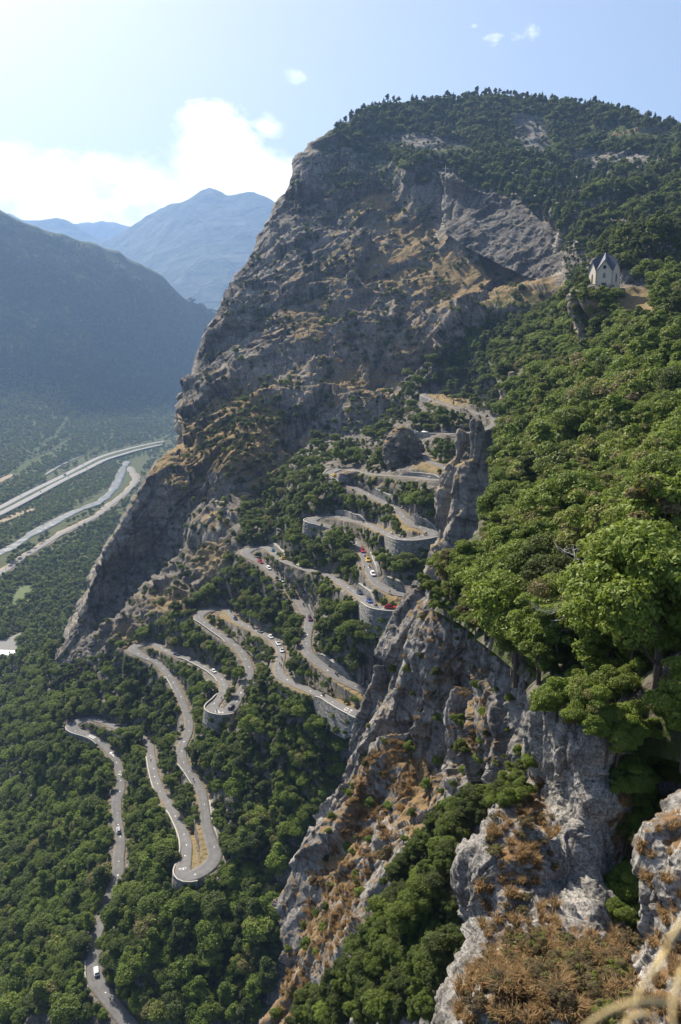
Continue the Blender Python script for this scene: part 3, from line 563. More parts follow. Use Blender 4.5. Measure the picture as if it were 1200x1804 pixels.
# ------------------------------------------------------------------ stone walls along the road
def stone_mat():
    t = NT('dry_stone'); p = t.pos(); v = t.n('ShaderNodeTexVoronoi', feature='F1'); t.l(t.map(p, (1, 1, 1.5)), v.inputs['Vector']); v.inputs['Scale'].default_value = 1.9
    c = t.mix(t.n('ShaderNodeSeparateColor').outputs[0], (.2, .2, .2), (.4, .4, .4)); sc = t.n('ShaderNodeSeparateColor'); t.l(v.outputs['Color'], sc.inputs[0])
    c = t.ramp(sc.outputs[0], [(.0, (.14, .135, .125)), (.5, (.25, .24, .22)), (1., (.40, .385, .355))])
    e = t.vor(t.map(p, (1, 1, 1.5)), 1.9, 'DISTANCE_TO_EDGE'); em = t.ramp(e, [(.0, .3), (.09, 1.0)]); c = t.mix(.85, c, em, 'MULTIPLY')
    n = t.noise(p, .25, 4); c = t.mix(t.ramp(n, [(.5, 0.0), (.75, .5)]), c, (.13, .13, .09)); t.bsdf(c, .95, t.bump(em, .8, .12)); return t.m
M_STONE = stone_mat(); M_COPING = plain('pale_coping', (.36, .345, .31), .9, var=.25, scale=1.5)
WALLS = []
def wall(a, b, side, below, above, label, lean=.12, coping=True):
    i0, i1 = sorted((road_at(*a), road_at(*b)))
    idx = np.arange(i0, i1 + 1)
    s = wall_side(i0, i1, side)
    C = RC[idx]; N = RN[idx] * s; w = (RW[idx] + .15)[:, None]; z0 = RC[idx, 2]
    base = C + N * w
    wob = .10 * fbm(base / 1.2, 3, 201)
    rows = []
    nrow = max(3, int((below + .6) / .6))
    def ring(off, z): q = base + N * off[:, None]; q[:, 2] = z; return q
    tpr = np.clip(np.minimum(np.arange(len(idx)), np.arange(len(idx))[::-1]) / 4., 0, 1) ** .7; above = above * (.78 if below == 0 else 1) * tpr - .15 * (1 - tpr); low = below * (.3 + .7 * tpr)
    tp = z0 + above + wob * .6
    rows.append(ring(0 * z0, z0 - .3)); rows.append(ring(0 * z0 + .02, tp)); rows.append(ring(0 * z0 + .42, tp + .01))
    if below > 0:
        for k in range(1, nrow + 1): t = k / nrow; rows.append(ring(.42 + lean * low * t + .12 * fbm(base / .9 + 7 * k, 2, 203), tp * (1 - t) + (z0 - low) * t))
    else:
        rows.append(ring(0 * z0 + 1.6, tp + .1)); rows.append(ring(0 * z0 + 2.2, z0 - .3))
    G = np.array(rows); o = link('stone_wall', mesh_np('stone_wall', G.reshape(-1, 3), grid_faces(*G.shape[:2]), smooth=False), M_STONE); prop(o, label, 'stone wall', 'stone walls along the hairpin road')
    if coping and above.max() > .2:
        r = np.array([ring(0 * z0 - .05, tp - .02), ring(0 * z0 - .05, tp + .09), ring(0 * z0 + .47, tp + .09), ring(0 * z0 + .47, tp - .02)]); link('coping', mesh_np('coping', r.reshape(-1, 3), grid_faces(*r.shape[:2]), smooth=False), M_COPING, o)
    return o
for w_ in WL: wall(*w_)

# ------------------------------------------------------------------ pinnacles, knob and crags: closed lofted rocks
def loft(name, sil, d, thick, seed, mat, disp, n=72, label=None, grass=None, cat='rock', tilt=0.0, m=140, dd=0.0):
    """sil: (leftx, rightx, y) from the top down at distance d; elliptical plan with depth = thick x width"""
    s = np.array(sil, float); t = np.linspace(0, 1, m); k = np.r_[0, np.cumsum(np.abs(np.diff(s[:, 2])) + 1e-3)]; k /= k[-1]
    l = np.interp(t, k, s[:, 0]); r = np.interp(t, k, s[:, 1]); y = np.interp(t, k, s[:, 2]); a = np.linspace(0, 2 * math.pi, n, endpoint=False)
    L = unproj(l, y, d); R_ = unproj(r, y, d); c = (L + R_) / 2; hw = np.linalg.norm(R_ - L, axis=1) / 2
    ca, sa = np.sign(np.cos(a)) * np.abs(np.cos(a)) ** .8, np.sign(np.sin(a)) * np.abs(np.sin(a)) ** .8
    G = np.stack([c[:, 0][:, None] + hw[:, None] * ca, c[:, 1][:, None] + np.minimum(hw * thick, 30)[:, None] * sa + dd * t[:, None], np.tile(c[:, 2][:, None], (1, n))], -1)
    top = G[0].mean(0); P = G.reshape(-1, 3); Nn = P - np.repeat(c, n, 0); Nn[:, 2] = 0; Nn /= np.maximum(np.linalg.norm(Nn, axis=1, keepdims=True), 1e-6)
    fade = np.repeat(np.clip(hw / (hw.max() * .5), .15, 1), n)
    P = P + Nn * (disp(P) * fade)[:, None]; V = np.vstack([P, top[None] + [0, 0, .2]]); F = grid_faces(m, n, True)
    up = np.zeros(len(V)); G2 = P.reshape(m, n, 3); N2 = grid_normals(G2).reshape(-1, 3); up[:-1] = np.abs(N2[:, 2]); qx, qy, _ = proj(V)
    g = sstep(.35, .75, up) * .6
    if grass: g = np.maximum(g, gblob(qx, qy, grass))
    cap = np.stack([np.full(n, len(V) - 1), np.arange(n), (np.arange(n) + 1) % n, (np.arange(n) + 1) % n], -1)
    me = bpy.data.meshes.new(name); bmx = bmesh.new(); vs = [bmx.verts.new(v) for v in V]
    for f in F: bmx.faces.new([vs[i] for i in f])
    for i in range(n): bmx.faces.new((vs[-1], vs[(i + 1) % n], vs[i]))
    bmesh.ops.recalc_face_normals(bmx, faces=bmx.faces); bmx.to_mesh(me); bmx.free(); me.polygons.foreach_set('use_smooth', np.ones(len(me.polygons), bool))
    at = me.attributes.new('grass', 'FLOAT', 'POINT'); at.data.foreach_set('value', g.astype(np.float32)); at = me.attributes.new('green', 'FLOAT', 'POINT'); at.data.foreach_set('value', np.zeros(len(V), np.float32))
    o = link(name, me, mat); prop(o, label, cat); return o
M_PINN = rock_mat('pinnacle_rock', 14, (.065, .057, .050), (.175, .155, .133), (.33, .295, .25), (.30, .22, .10), (.2, .15, .07), (.05, .06, .02), .6, lichen=.15, streak=.9)
def d_pin(P): return facet(P * (1, 1, .4) / 7., 211, 1.2) * 1.9 + facet(P * (1, 1, .5) / 2.6, 213, 1.2) * .7 + fbm(P / 1.5, 3, 215) * .3
loft('rock_pinnacle', [(832,838,737),(826,846,741),(824,850,755),(826,852,775),(822,854,795),(818,858,810),(806,862,822),(800,862,850),(796,858,880),(790,856,910),(784,852,940),(780,850,985),(775,850,1010),(770,846,1065)], 255, .55, 1, M_PINN, d_pin, label='tall split rock pinnacle with a blocky head rising beside the road', cat='rock pinnacle')
loft('rock_pinnacle', [(806,812,756),(802,822,764),(802,824,780),(804,822,792),(803,816,804),(795,812,812),(786,812,820),(778,812,835),(772,812,850),(772,812,880),(776,812,910),(776,806,945),(762,806,975),(752,806,1000),(746,800,1060)], 272, .6, 2, M_PINN, d_pin, label='lower leaning rock pinnacle on the left of the tall split one', cat='rock pinnacle')
loft('rocky_hump', [(706,716,751),(694,728,758),(687,735,770),(683,739,785),(682,744,800),(684,744,815),(690,738,828),(694,734,842),(694,734,850)], 415, .8, 3, M_CLIFF, lambda P: facet(P * (1, 1, .6) / 8., 221, 1.2) * 2.2 + facet(P / 3., 223, 1.2) * .8 + fbm(P / 1.5, 3, 225) * .3, label='round grey rock knob between two bends of the road', grass=[(715, 760, 18, 10, .4)])
loft('rock_outcrop', [(612,624,829),(602,632,834),(598,633,842),(600,630,851),(604,626,856)], 420, .7, 4, M_RIB, d_pin, label='striped little outcrop inside the bend by the yellow car')
loft('rock_outcrop', [(1008,1030,514),(1004,1032,522),(1003,1033,534),(1004,1034,550),(1009,1040,566),(1015,1044,582),(1020,1046,600)], 342, .8, 5, M_PINN, lambda P: facet(P * (1, 1, .7) / 6., 231, 1.2) * 1.3 + facet(P / 2.4, 233, 1.2) * .7, label='pale cracked crag under the chapel terrace', grass=[(1050, 560, 14, 10, .7)])
loft('rock_outcrop', [(896,908,655),(892,912,664),(888,914,680),(884,913,700),(880,910,720),(876,906,740),(870,900,765)], 372, .8, 6, M_PINN, d_pin, label='white rock tooth at the edge of the right hand wood')

# bare rock faces where one leg of the road stands straight above another
FACES = []
def rock_face(a, b, c, d, label, bulge=1.0):
    i, j = sorted((road_at(*a), road_at(*b))); m, n = sorted((road_at(*c), road_at(*d))); U = RC[m:n + 1]; K = np.arange(i, j + 1); rows = 16; G = []
    for k in K:
        t = U[((U[:, :2] - RC[k, :2]) ** 2).sum(1).argmin()]; v = t - RC[k]; v[2] = 0; L = np.linalg.norm(v); v /= max(L, 1e-6); lo = RC[k] + v * (RW[k] + .7); lo[2] -= .6; hi = t - v * (RW[m] + .35); hi[2] = t[2] - .12; G.append([lo * (1 - q) + hi * q - v * math.sin(math.pi * q) * .5 for q in np.linspace(0, 1, rows)])
    G = np.array(G); s = G.shape; N = grid_normals(G).reshape(-1, 3); P = G.reshape(-1, 3); w = np.tile(np.sin(np.linspace(0, math.pi, rows)) ** .5, len(K)); P = P + N * (((facet(P / 3.2, 301, 1.2) * 1.3 + facet(P / 1.2, 303, 1.2) * .45 + ridged(P / 4., 3, 305) * .3 + .35) * w) * bulge)[:, None]
    up = np.abs(grid_normals(P.reshape(s)).reshape(-1, 3)[:, 2]); o = link('rocky_bank', mesh_np('rocky_bank', P, grid_faces(s[0], s[1]), {'grass': sstep(.4, .8, up) * .6 + .12, 'green': sstep(.5, .9, up) * .3}), M_SLOPE); prop(o, label, 'rocky bank', 'rocky banks between road legs'); FACES.append(P.reshape(s))
rock_face((468, 998), (548, 1100), (486, 976), (615, 1036), 'steep stony face under the yellow and lime cars')
rock_face((604, 851), (690, 893), (600, 826), (706, 839), 'stony bank between the two upper legs left of the rock hump', .7)

# ------------------------------------------------------------------ trees
def leaf_mat():
    t = NT('leaves'); a = t.attr('tint', 'INSTANCER').outputs['Fac']; v = t.attr('shade').outputs['Fac']
    f = t.math('ADD', a, t.math('MULTIPLY', t.math('SUBTRACT', v, .5), .22))
    c = t.ramp(f, [(0, (.032, .048, .020)), (.30, (.068, .092, .026)), (.6, (.135, .185, .030)), (.84, (.205, .275, .040)), (.93, (.22, .165, .085)), (1, (.165, .115, .070))])
    d = t.n('ShaderNodeBsdfPrincipled'); t.l(c, d.inputs['Base Color']); d.inputs['Roughness'].default_value = .55; d.inputs['Specular IOR Level'].default_value = .25
    tr = t.n('ShaderNodeBsdfTranslucent'); t.l(t.mix(.5, c, (.20, .25, .03)), tr.inputs[0]); mx = t.n('ShaderNodeMixShader'); mx.inputs[0].default_value = .38
    t.l(d.outputs[0], mx.inputs[1]); t.l(tr.outputs[0], mx.inputs[2]); t.l(mx.outputs[0], t.out.inputs[0]); return t.m
M_LEAF = leaf_mat(); M_BARK = plain('bark', (.11, .085, .065), .95, var=.35, scale=3)
def unit(n, rg): v = rg.normal(size=(n, 3)); return v / np.linalg.norm(v, axis=1, keepdims=True)
def crown_mesh(name, seed, H=8.0, rx=.36, rz=.40, cz=.57, lumps=20, lr=(.26, .44), leaf=.38, n=6000, conifer=False, droop=0.0):
    rg = np.random.default_rng(seed); RX, RZ = rx * H, rz * H; C = []
    if conifer:
        L = 16; C = []
        for k in range(L):
            t = k / (L - 1); rr = RX * (1 - t) ** .85 + .12 * H * .3
            for j in range(max(1, int(6 * (1 - t)) + 1)):
                a = rg.uniform(0, 6.28); q = rr * rg.uniform(.45, .85); C.append((q * math.cos(a), q * math.sin(a), H * (.14 + .84 * t), rr * .42))
    else:
        lean = rg.normal(0, .12, 2)
        while len(C) < lumps:
            v = rg.uniform(-1, 1, 3); q = np.linalg.norm(v)
            if q > 1 or q < .2 or (v[2] < -.3 and rg.random() < .6): continue
            k = .86 + .30 * vnoise((v / q * 1.7 + seed * 3.1)[None], seed)[0]
            C.append((v[0] * RX * k + lean[0] * v[2] * RX, v[1] * RX * k + lean[1] * v[2] * RX, cz * H + v[2] * RZ * k, RX * lr[0] * math.exp(rg.normal(.28, .34))))
    C = np.array(C); w = C[:, 3] ** 2; w /= w.sum(); k = rg.choice(len(C), int(n * 1.9), p=w); u = unit(len(k), rg); u[:, 2] = np.where(u[:, 2] < -.2, -u[:, 2] * rg.random(len(k)), u[:, 2]); u /= np.linalg.norm(u, axis=1, keepdims=True)
    r = C[k, 3] * (1 + rg.normal(0, .10, len(k)) + .22 * vnoise(u * 3 + k[:, None] * 7.1, seed)); P = C[k, :3] + u * r[:, None] * (1, 1, .8 if not conifer else .5)
    D = np.linalg.norm(P[:, None] - C[None, :, :3], axis=2) / C[None, :, 3]; keep = (D.min(1) > .42); P, u, k = P[keep][:n], u[keep][:n], k[keep][:n]
    nm = u * .75 + unit(len(P), rg) * .75; nm[:, 2] += .25; nm /= np.linalg.norm(nm, axis=1, keepdims=True)
    a = np.cross(nm, unit(len(P), rg)); a /= np.linalg.norm(a, axis=1, keepdims=True); b = np.cross(nm, a); s = leaf * rg.uniform(.6, 1.25, len(P))[:, None]
    V = np.stack([P - a * s * .62, P + b * s * .34, P + a * s * .62 + nm * s * .1, P - b * s * .34], 1).reshape(-1, 3)
    sh = np.repeat(np.clip(rg.random(len(C))[k] * .7 + rg.random(len(P)) * .45, 0, 1), 4)
    return mesh_np(name, V, np.arange(len(V)).reshape(-1, 4), {'shade': sh}, smooth=False)
def tube(bmx, pts, rad_, seg=6):
    rings = []
    for i, p in enumerate(pts):
        p = Vector(p); d = (Vector(pts[min(i + 1, len(pts) - 1)]) - Vector(pts[max(i - 1, 0)])).normalized(); x = d.orthogonal().normalized(); y = d.cross(x)
        rings.append([bmx.verts.new(p + (x * math.cos(a) + y * math.sin(a)) * rad_[i]) for a in np.linspace(0, 2 * math.pi, seg, endpoint=False)])
    for A, B in zip(rings, rings[1:]):
        for i in range(seg): bmx.faces.new((A[i], A[(i + 1) % seg], B[(i + 1) % seg], B[i]))
    bmx.faces.new(rings[-1])
def trunk_mesh(seed, H=8.0, limbs=6):
    rg = random.Random(seed); bmx = bmesh.new(); pts = [(0, 0, -1.0)] + [(rg.uniform(-.12, .12) * k, rg.uniform(-.12, .12) * k, H * .15 * k) for k in range(1, 6)]
    tube(bmx, pts, [.030 * H, .024 * H, .019 * H, .014 * H, .009 * H, .004 * H])
    for j in range(limbs):
        k = rg.randint(1, 4); a = rg.uniform(0, 6.28); s = Vector(pts[k]); L = H * rg.uniform(.18, .3); tube(bmx, [s, s + Vector((math.cos(a) * L * .5, math.sin(a) * L * .5, L * .35)), s + Vector((math.cos(a) * L, math.sin(a) * L, L * .8))], [.010 * H, .007 * H, .003 * H], 5)
    me = bpy.data.meshes.new('trunk'); bmx.to_mesh(me); bmx.free(); me.materials.append(M_BARK); return me
KINDS = {}          # name -> (crown mesh, trunk mesh)
def kind(nm, **k):
    me = crown_mesh('crown_' + nm, **k); me.materials.append(M_LEAF); KINDS[nm] = (me, trunk_mesh(k['seed'], k.get('H', 8.0)))
for j in range(3): kind('near%d' % j, seed=300 + j, lumps=64, lr=(.15, .3), leaf=.24, n=26000, rx=(.40, .30, .44)[j], rz=(.42, .48, .36)[j])
for j in range(5): kind('mid%d' % j, seed=310 + j, lumps=(40, 30, 46, 36, 50)[j], lr=(.19, .42), leaf=.40, n=6500, rx=(.34, .25, .42, .36, .46)[j], rz=(.44, .50, .36, .40, .33)[j], cz=(.56, .55, .55, .52, .5)[j])
for j in range(3): kind('far%d' % j, seed=320 + j, lumps=20, lr=(.25, .5), leaf=.8, n=900, rx=(.36, .42, .3)[j])
kind('conmid', seed=330, leaf=.42, n=5000, rx=.20, conifer=True); kind('confar', seed=331, leaf=1.0, n=700, rx=.2, conifer=True)
for j in range(2): kind('shrub%d' % j, seed=340 + j, H=3.0, lumps=14, lr=(.26, .46), leaf=.26, n=3200, rx=.52, rz=.42, cz=.42)
kind('heath', seed=347, H=3.0, lumps=60, lr=(.10, .22), leaf=.10, n=13000, rx=.55, rz=.36, cz=.36)
kind('shrubnear', seed=345, H=3.0, lumps=30, lr=(.2, .34), leaf=.11, n=22000, rx=.5, rz=.42, cz=.44)

def tuft_mesh(seed, n=130):
    rg = np.random.default_rng(seed); V = []; 
    for i in range(n):
        a = rg.uniform(0, 6.28); r = rg.uniform(0, .22); b = np.array([r * math.cos(a), r * math.sin(a), -.03]); l = rg.uniform(.3, .75); a2 = a + rg.normal(0, .7); o = l * rg.uniform(.2, .75); d = np.array([math.cos(a2), math.sin(a2), 0]); w = np.array([-d[1], d[0], 0]) * .016
        m = b + d * o * .4 + [0, 0, l * .62]; t = b + d * o + [0, 0, l * rg.uniform(.55, .95)]; V += [b - w, b + w, m + w * .8, m - w * .8, m - w * .8, m + w * .8, t + w * .15, t - w * .15]
    me = mesh_np('tuft', np.array(V), np.arange(len(V)).reshape(-1, 4), {'shade': np.repeat(rg.random(n), 8)}, smooth=False); me.materials.append(M_LEAF2); return me
t_ = NT('dry_grass'); c_ = t_.mix(t_.attr('shade').outputs['Fac'], (.20, .125, .06), (.44, .31, .16)); d_ = t_.n('ShaderNodeBsdfDiffuse'); t_.l(c_, d_.inputs[0]); r_ = t_.n('ShaderNodeBsdfTranslucent'); t_.l(c_, r_.inputs[0]); m_ = t_.n('ShaderNodeMixShader'); m_.inputs[0].default_value = .4; t_.l(d_.outputs[0], m_.inputs[1]); t_.l(r_.outputs[0], m_.inputs[2]); t_.l(m_.outputs[0], t_.out.inputs[0]); M_LEAF2 = t_.m
for j in range(2): KINDS['tuft%d' % j] = (tuft_mesh(360 + j), None)
TREES = []          # (x,y,z, scale, rot, tint, kind, depth, zone)
bpy.context.view_layer.update(); DG = bpy.context.evaluated_depsgraph_get()
def cast(px, py):
    o = Vector(CAM); d = Vector(unproj(px, py, 1.0) - CAM).normalized(); ok, loc, nm, _, ob, _ = S.ray_cast(DG, o, d); return (np.array(loc), nm, ob) if ok else None
# the stretches of road the photograph shows, kept free of crowns
_hid = [((168, 1670), (208, 1535)), ((200, 1279), (259, 1306)), ((391, 1199), (388, 1226)), ((411, 1243), (439, 1188)), ((631, 961), (556, 922)), ((773, 846), (778, 822)), ((744, 800), (731, 764)), ((806, 764), (850, 732)), ((775, 688), (830, 684))]
vis = np.ones(len(RC), bool)
for a, b in _hid: i, j = sorted((road_at(*a), road_at(*b))); vis[i:j + 1] = False
VIS = np.where(vis)[0][::2]; VR = RPX[VIS].copy(); VRW = RW[VIS] * FPX / VR[:, 2]
_wv = []
for a, b, side, below, above, lab in WL:
    i, j = sorted((road_at(*a), road_at(*b))); sd = wall_side(i, j, side); hh = below if below >= 5 else (-above if below == 0 and above > 2 else 0)
    if hh:
        for f_ in (.25, .6): q = RC[i:j + 1:3] + RN[i:j + 1:3] * sd * (RW[i:j + 1:3, None] + .3); q = q - [0, 0, hh * f_]; x, y, d = proj(q); _wv.append(np.column_stack([x, y, d + .5]))
_wv = np.vstack(_wv); VR = np.vstack([VR, _wv]); VRW = np.r_[VRW, np.full(len(_wv), 2.0)]
KEEP = [(1063, 476, 330, 27, 30), (1118, 532, 335, 24, 12), (814, 860, 235, 34, 95), (835, 790, 250, 30, 70), (712, 795, 410, 30, 42)]   # chapel, terrace, pinnacles, knob
def blocks(P, h, r):
    px, py, d = proj(P); s = FPX / d; cx, cy = px, py - .52 * h * s * UPV[2]; a, b = r * s * .85, .45 * h * s
    m = VR[:, 2] > d - 1.0; e = ((VR[:, 0] - cx) / (a + VRW * 1.15)) ** 2 + ((VR[:, 1] - cy) / (b + 1 + VRW * .5)) ** 2
    if (m & (e < 1)).any(): return True
    for x, y, dd, w, hh in KEEP:
        if d < dd - 2 and abs(cx - x) < w + a * .7 and abs(cy - y) < hh + b * .7: return True
    return False
GH = {}
def free(P, sp):
    c = 6.0; k = (int(P[0] // c), int(P[1] // c)); R = int(sp // c) + 1
    for i in range(k[0] - R, k[0] + R + 1):
        for j in range(k[1] - R, k[1] + R + 1):
            for q, s in GH.get((i, j), ()):
                if (q[0] - P[0]) ** 2 + (q[1] - P[1]) ** 2 + .5 * (q[2] - P[2]) ** 2 < (.5 * (sp + s)) ** 2: return False
    GH.setdefault(k, []).append((P, sp)); return True
def scatter(zone, poly, n, size, kinds, tint, only=None, spr=.58, skip=(), normz=-1.0, prob=None, road=True):
    """poly in photograph pixels; size = tree heights in metres; spr = spacing as a share of the height"""
    xs = [p[0] for p in poly]; ys = [p[1] for p in poly]; got = 0
    X = RNG.uniform(min(xs), max(xs), n * 3); Y = RNG.uniform(min(ys), max(ys), n * 3); m = pip(X, Y, poly)
    for s in skip: m &= ~pip(X, Y, s)
    for x, y in list(zip(X[m], Y[m]))[:n]:
        if prob is not None and RNG.random() > prob(x, y): continue
        h = cast(x, y)
        if h is None or (only and h[2].name.split('.')[0] not in only) or abs(h[1].z) < normz: continue
        P = h[0]; k = kinds[int(RNG.integers(len(kinds)))]; H = RNG.uniform(*size) * (.75 if RNG.random() < .25 else 1); base = 3.0 if k.startswith(('shrub', 'heath')) else 8.0; sc = H / base; r = .40 * H * (1.25 if base == 3 else 1)
        if road:
            rd = road_dist(P[None])[0][0]
            if rd < 2.5 + .30 * r: continue
            if blocks(P, H, r): continue
        if not free(P, H * spr * RNG.uniform(.8, 1.2)): continue
        TREES.append((P[0], P[1], P[2] - .03 * H, sc, RNG.uniform(0, 6.28), float(np.clip(RNG.normal(*tint), 0, 1 if (base == 3 or tint[1] > .2) else .85)), k, float(proj(P)[2]), zone)); got += 1
    return got
MID = ['mid0', 'mid1', 'mid2', 'mid3', 'mid4']; NEAR = ['near0', 'near1', 'near2']; FAR = ['far0', 'far1', 'far2']
KNOLL = pl('160,1190 235,1085 300,1010 390,930 420,900 425,940 395,1005 340,1055 300,1085 230,1130')
CLEAR = [pl('340,1460 355,1440 372,1500 362,1530 345,1530'), pl('672,1045 722,1056 735,1066 690,1066 668,1058'), pl('716,922 748,934 750,946 710,946'), pl('570,1205 640,1222 668,1236 610,1240'), pl('760,700 840,715 830,724 770,706'), pl('378,1084 405,1090 425,1108 405,1112'), pl('740,818 772,822 772,840 738,838'), pl('192,1395 204,1392 203,1420 190,1425'), pl('455,968 478,974 500,995 480,992')]
SLOPE = ('hillside', 'stone_wall', 'mountain_cliff')
WOOD = pl('0,1195 100,1180 170,1165 230,1130 262,1120 300,1085 345,1050 390,1010 415,950 440,890 490,835 560,780 640,775 690,715 720,660 800,640 880,640 890,760 850,735 790,840 770,960 740,1040 706,1110 660,1240 600,1390 512,1545 505,1640 458,1804 0,1804')
LOWER = pl('0,1180 120,1190 200,1300 260,1310 330,1550 400,1490 520,1500 508,1640 456,1815 0,1815')
TALL = ['mid0', 'mid1', 'mid3', 'mid2', 'mid4']
scatter('right_near', pl('760,1010 880,940 960,900 1200,860 1210,1345 1100,1300 960,1250 900,1175 820,1110'), 1500, (5, 10.5), NEAR, (.70, .19), only=('wooded_slope', 'rock_rib'), spr=.40, skip=[pl('940,1255 1100,1250 1200,1350 1200,1400 940,1400')])
scatter('right_near', pl('760,1010 880,940 960,900 1200,860 1210,1345 1100,1300 960,1250 900,1175 820,1110'), 900, (1.6, 3.2), ['shrubnear'], (.66, .14), only=('wooded_slope',), spr=.6)
scatter('right_edge', pl('1060,1080 1210,1080 1210,1260 1100,1240 1040,1190'), 900, (1.4, 2.8), ['shrubnear'], (.66, .14), only=('wooded_slope',), spr=.34)
scatter('right_edge', pl('745,1030 850,1080 950,1160 1000,1215 1110,1225 1210,1290 1210,1400 1085,1330 960,1260 900,1180 820,1120 740,1065'), 1200, (1.8, 3.6), ['shrubnear'], (.70, .12), only=('wooded_slope', 'rock_rib', 'foreground_crag'), spr=.42)
scatter('right', pl('1000,520 1200,530 1210,900 960,930 870,960 850,900 886,800 886,730 920,660 940,575'), 3600, (5, 13), MID + ['near0', 'near1'], (.68, .20), only=('wooded_slope',), spr=.40, skip=[pl('1086,515 1150,520 1150,552 1086,548')])
scatter('right', pl('1000,520 1200,530 1210,900 960,930 870,960 850,900 886,800 886,730 920,660 940,575'), 1500, (3, 5), MID, (.70, .14), only=('wooded_slope',), spr=.5, skip=[pl('1086,515 1150,520 1150,552 1086,548')])
scatter('pinnacle_wood', pl('745,640 800,600 880,570 940,560 1000,520 1040,580 900,660 890,760 850,700'), 1200, (7, 12), TALL, (.52, .16), only=('hillside', 'wooded_slope', 'mountain_cliff'), spr=.42, skip=CLEAR)
scatter('lower_wood', LOWER, 3400, (6.5, 14), TALL, (.52, .20), only=SLOPE, spr=.42, skip=CLEAR)
scatter('hairpin_wood', WOOD, 5000, (5, 11.5), TALL, (.53, .20), only=SLOPE, spr=.42, skip=CLEAR + [KNOLL, pl('500,640 720,640 690,705 630,755 560,770 490,800')])
scatter('hairpin_wood', WOOD, 6000, (3.2, 5.0), MID, (.50, .17), only=SLOPE, spr=.5, skip=CLEAR + [KNOLL, pl('500,640 720,640 690,705 630,755 560,770 490,800')])
scatter('hairpin_shrub', WOOD, 5000, (1.4, 3.0), ['shrub0', 'shrub1'], (.52, .2), only=SLOPE, spr=.6, skip=CLEAR + [pl('180,1170 235,1085 300,1010 400,930 400,1010 300,1085')])
scatter('gully', pl('740,1500 800,1450 850,1440 845,1490 820,1520 805,1580 812,1700 770,1804 510,1820 600,1720 680,1620 700,1560'), 1300, (2.6, 5.2), NEAR, (.42, .12), only=('rock_rib',), spr=.36)
scatter('rib_shrub', pl('640,1300 760,1040 950,1180 950,1380 830,1480 600,1620 480,1804 456,1804 520,1600'), 380, (.9, 2.6), ['shrub0', 'shrub1', 'shrubnear'], (.66, .25), only=('rock_rib',), spr=2.2)
scatter('rib_shrub', pl('810,1400 860,1330 900,1350 950,1380 940,1430 850,1470 790,1480'), 160, (1.2, 2.8), ['shrubnear'], (.60, .15), only=('rock_rib',), spr=.7)
scatter('chapel_shrub', pl('1008,515 1040,512 1090,524 1100,560 1040,600 1010,570'), 260, (2.0, 4.6), ['shrub0', 'shrub1'], (.70, .12), only=('rock_outcrop', 'wooded_slope', 'mountain_cliff', 'masonry'), spr=.6)
scatter('right', pl('845,900 872,830 890,740 905,760 900,880 880,960 800,1000 790,960'), 500, (2.5, 5), MID, (.60, .15), only=('wooded_slope',), spr=.5)
scatter('chapel_shrub', pl('990,430 1038,440 1036,512 1000,512'), 260, (3, 6), MID, (.5, .15), only=('mountain_cliff', 'overhanging_cliff', 'wooded_slope'), spr=.6)
MTOP = pl('590,240 650,196 780,182 880,176 1000,186 1100,203 1200,232 1200,540 1095,500 1040,455 985,420 900,372 840,330 790,312 740,332 690,285 640,270 600,262')
scatter('summit_wood', MTOP, 7000, (8, 15), ['conmid', 'mid1', 'mid0', 'mid3', 'mid0', 'conmid', 'mid2'], (.45, .18), only=('mountain_cliff',), spr=.44, skip=[pl('896,204 962,206 982,278 918,278'), pl('1025,222 1192,230 1192,254 1035,248'), pl('670,240 720,236 830,256 836,278 790,280 670,258'), pl('1000,272 1150,272 1160,294 1010,298')], road=False)
scatter('summit_wood', pl('1040,330 1200,330 1200,545 1130,500 1090,500 1020,440 990,400'), 2200, (8, 14), MID, (.56, .16), only=('mountain_cliff', 'wooded_slope', 'overhanging_cliff'), spr=.40, skip=[pl('1036,440 1092,440 1092,515 1036,515')])
scatter('cliff_shrub', pl('322,720 400,520 480,400 525,300 600,250 700,300 780,400 880,480 960,530 860,640 700,720 600,800 500,860 400,860 330,790'), 4200, (2.2, 6.0), ['shrub0', 'shrub1', 'shrub0', 'mid2'], (.42, .22), only=('mountain_cliff',), spr=1.0, normz=.12, road=False, prob=lambda x, y: 1.0 if vnoise(np.array([[x / 26., y / 26., 3.3]]), 7)[0] > .12 else .06)
scatter('cliff_shrub', pl('350,760 440,690 480,720 440,800 370,810'), 200, (4, 8), MID, (.36, .1), only=('mountain_cliff',), spr=.7, road=False)
scatter('cliff_shrub', pl('610,330 680,300 700,340 640,350 560,320'), 90, (5, 9), MID, (.36, .1), only=('mountain_cliff',), spr=.7, road=False)
scatter('spur_shrub', pl('110,1160 240,890 330,790 480,860 400,1010 240,1130 130,1230'), 420, (1.8, 4.5), ['shrub0', 'shrub1', 'mid2'], (.45, .28), only=('mountain_cliff', 'hillside'), spr=1.1, normz=.2)
scatter('near_shrub', pl('880,1680 960,1650 1115,1650 1125,1804 830,1804 845,1740'), 620, (.4, 1.25), ['heath'], (.965, .04), only=('foreground_crag',), spr=.6, prob=lambda x, y: vnoise(np.array([[x / 22., y / 22., 9.1]]), 13)[0] > -.15, road=False)
scatter('near_shrub', pl('870,1430 960,1380 990,1480 970,1600 900,1700 835,1700 850,1560'), 60, (.3, .8), ['heath'], (.965, .03), only=('foreground_crag',), spr=.8, road=False)
scatter('near_shrub', pl('1090,1480 1130,1480 1125,1700 1090,1690 1075,1580'), 60, (1.2, 2.0), ['shrubnear'], (.62, .08), only=('foreground_crag',), spr=.6, road=False)
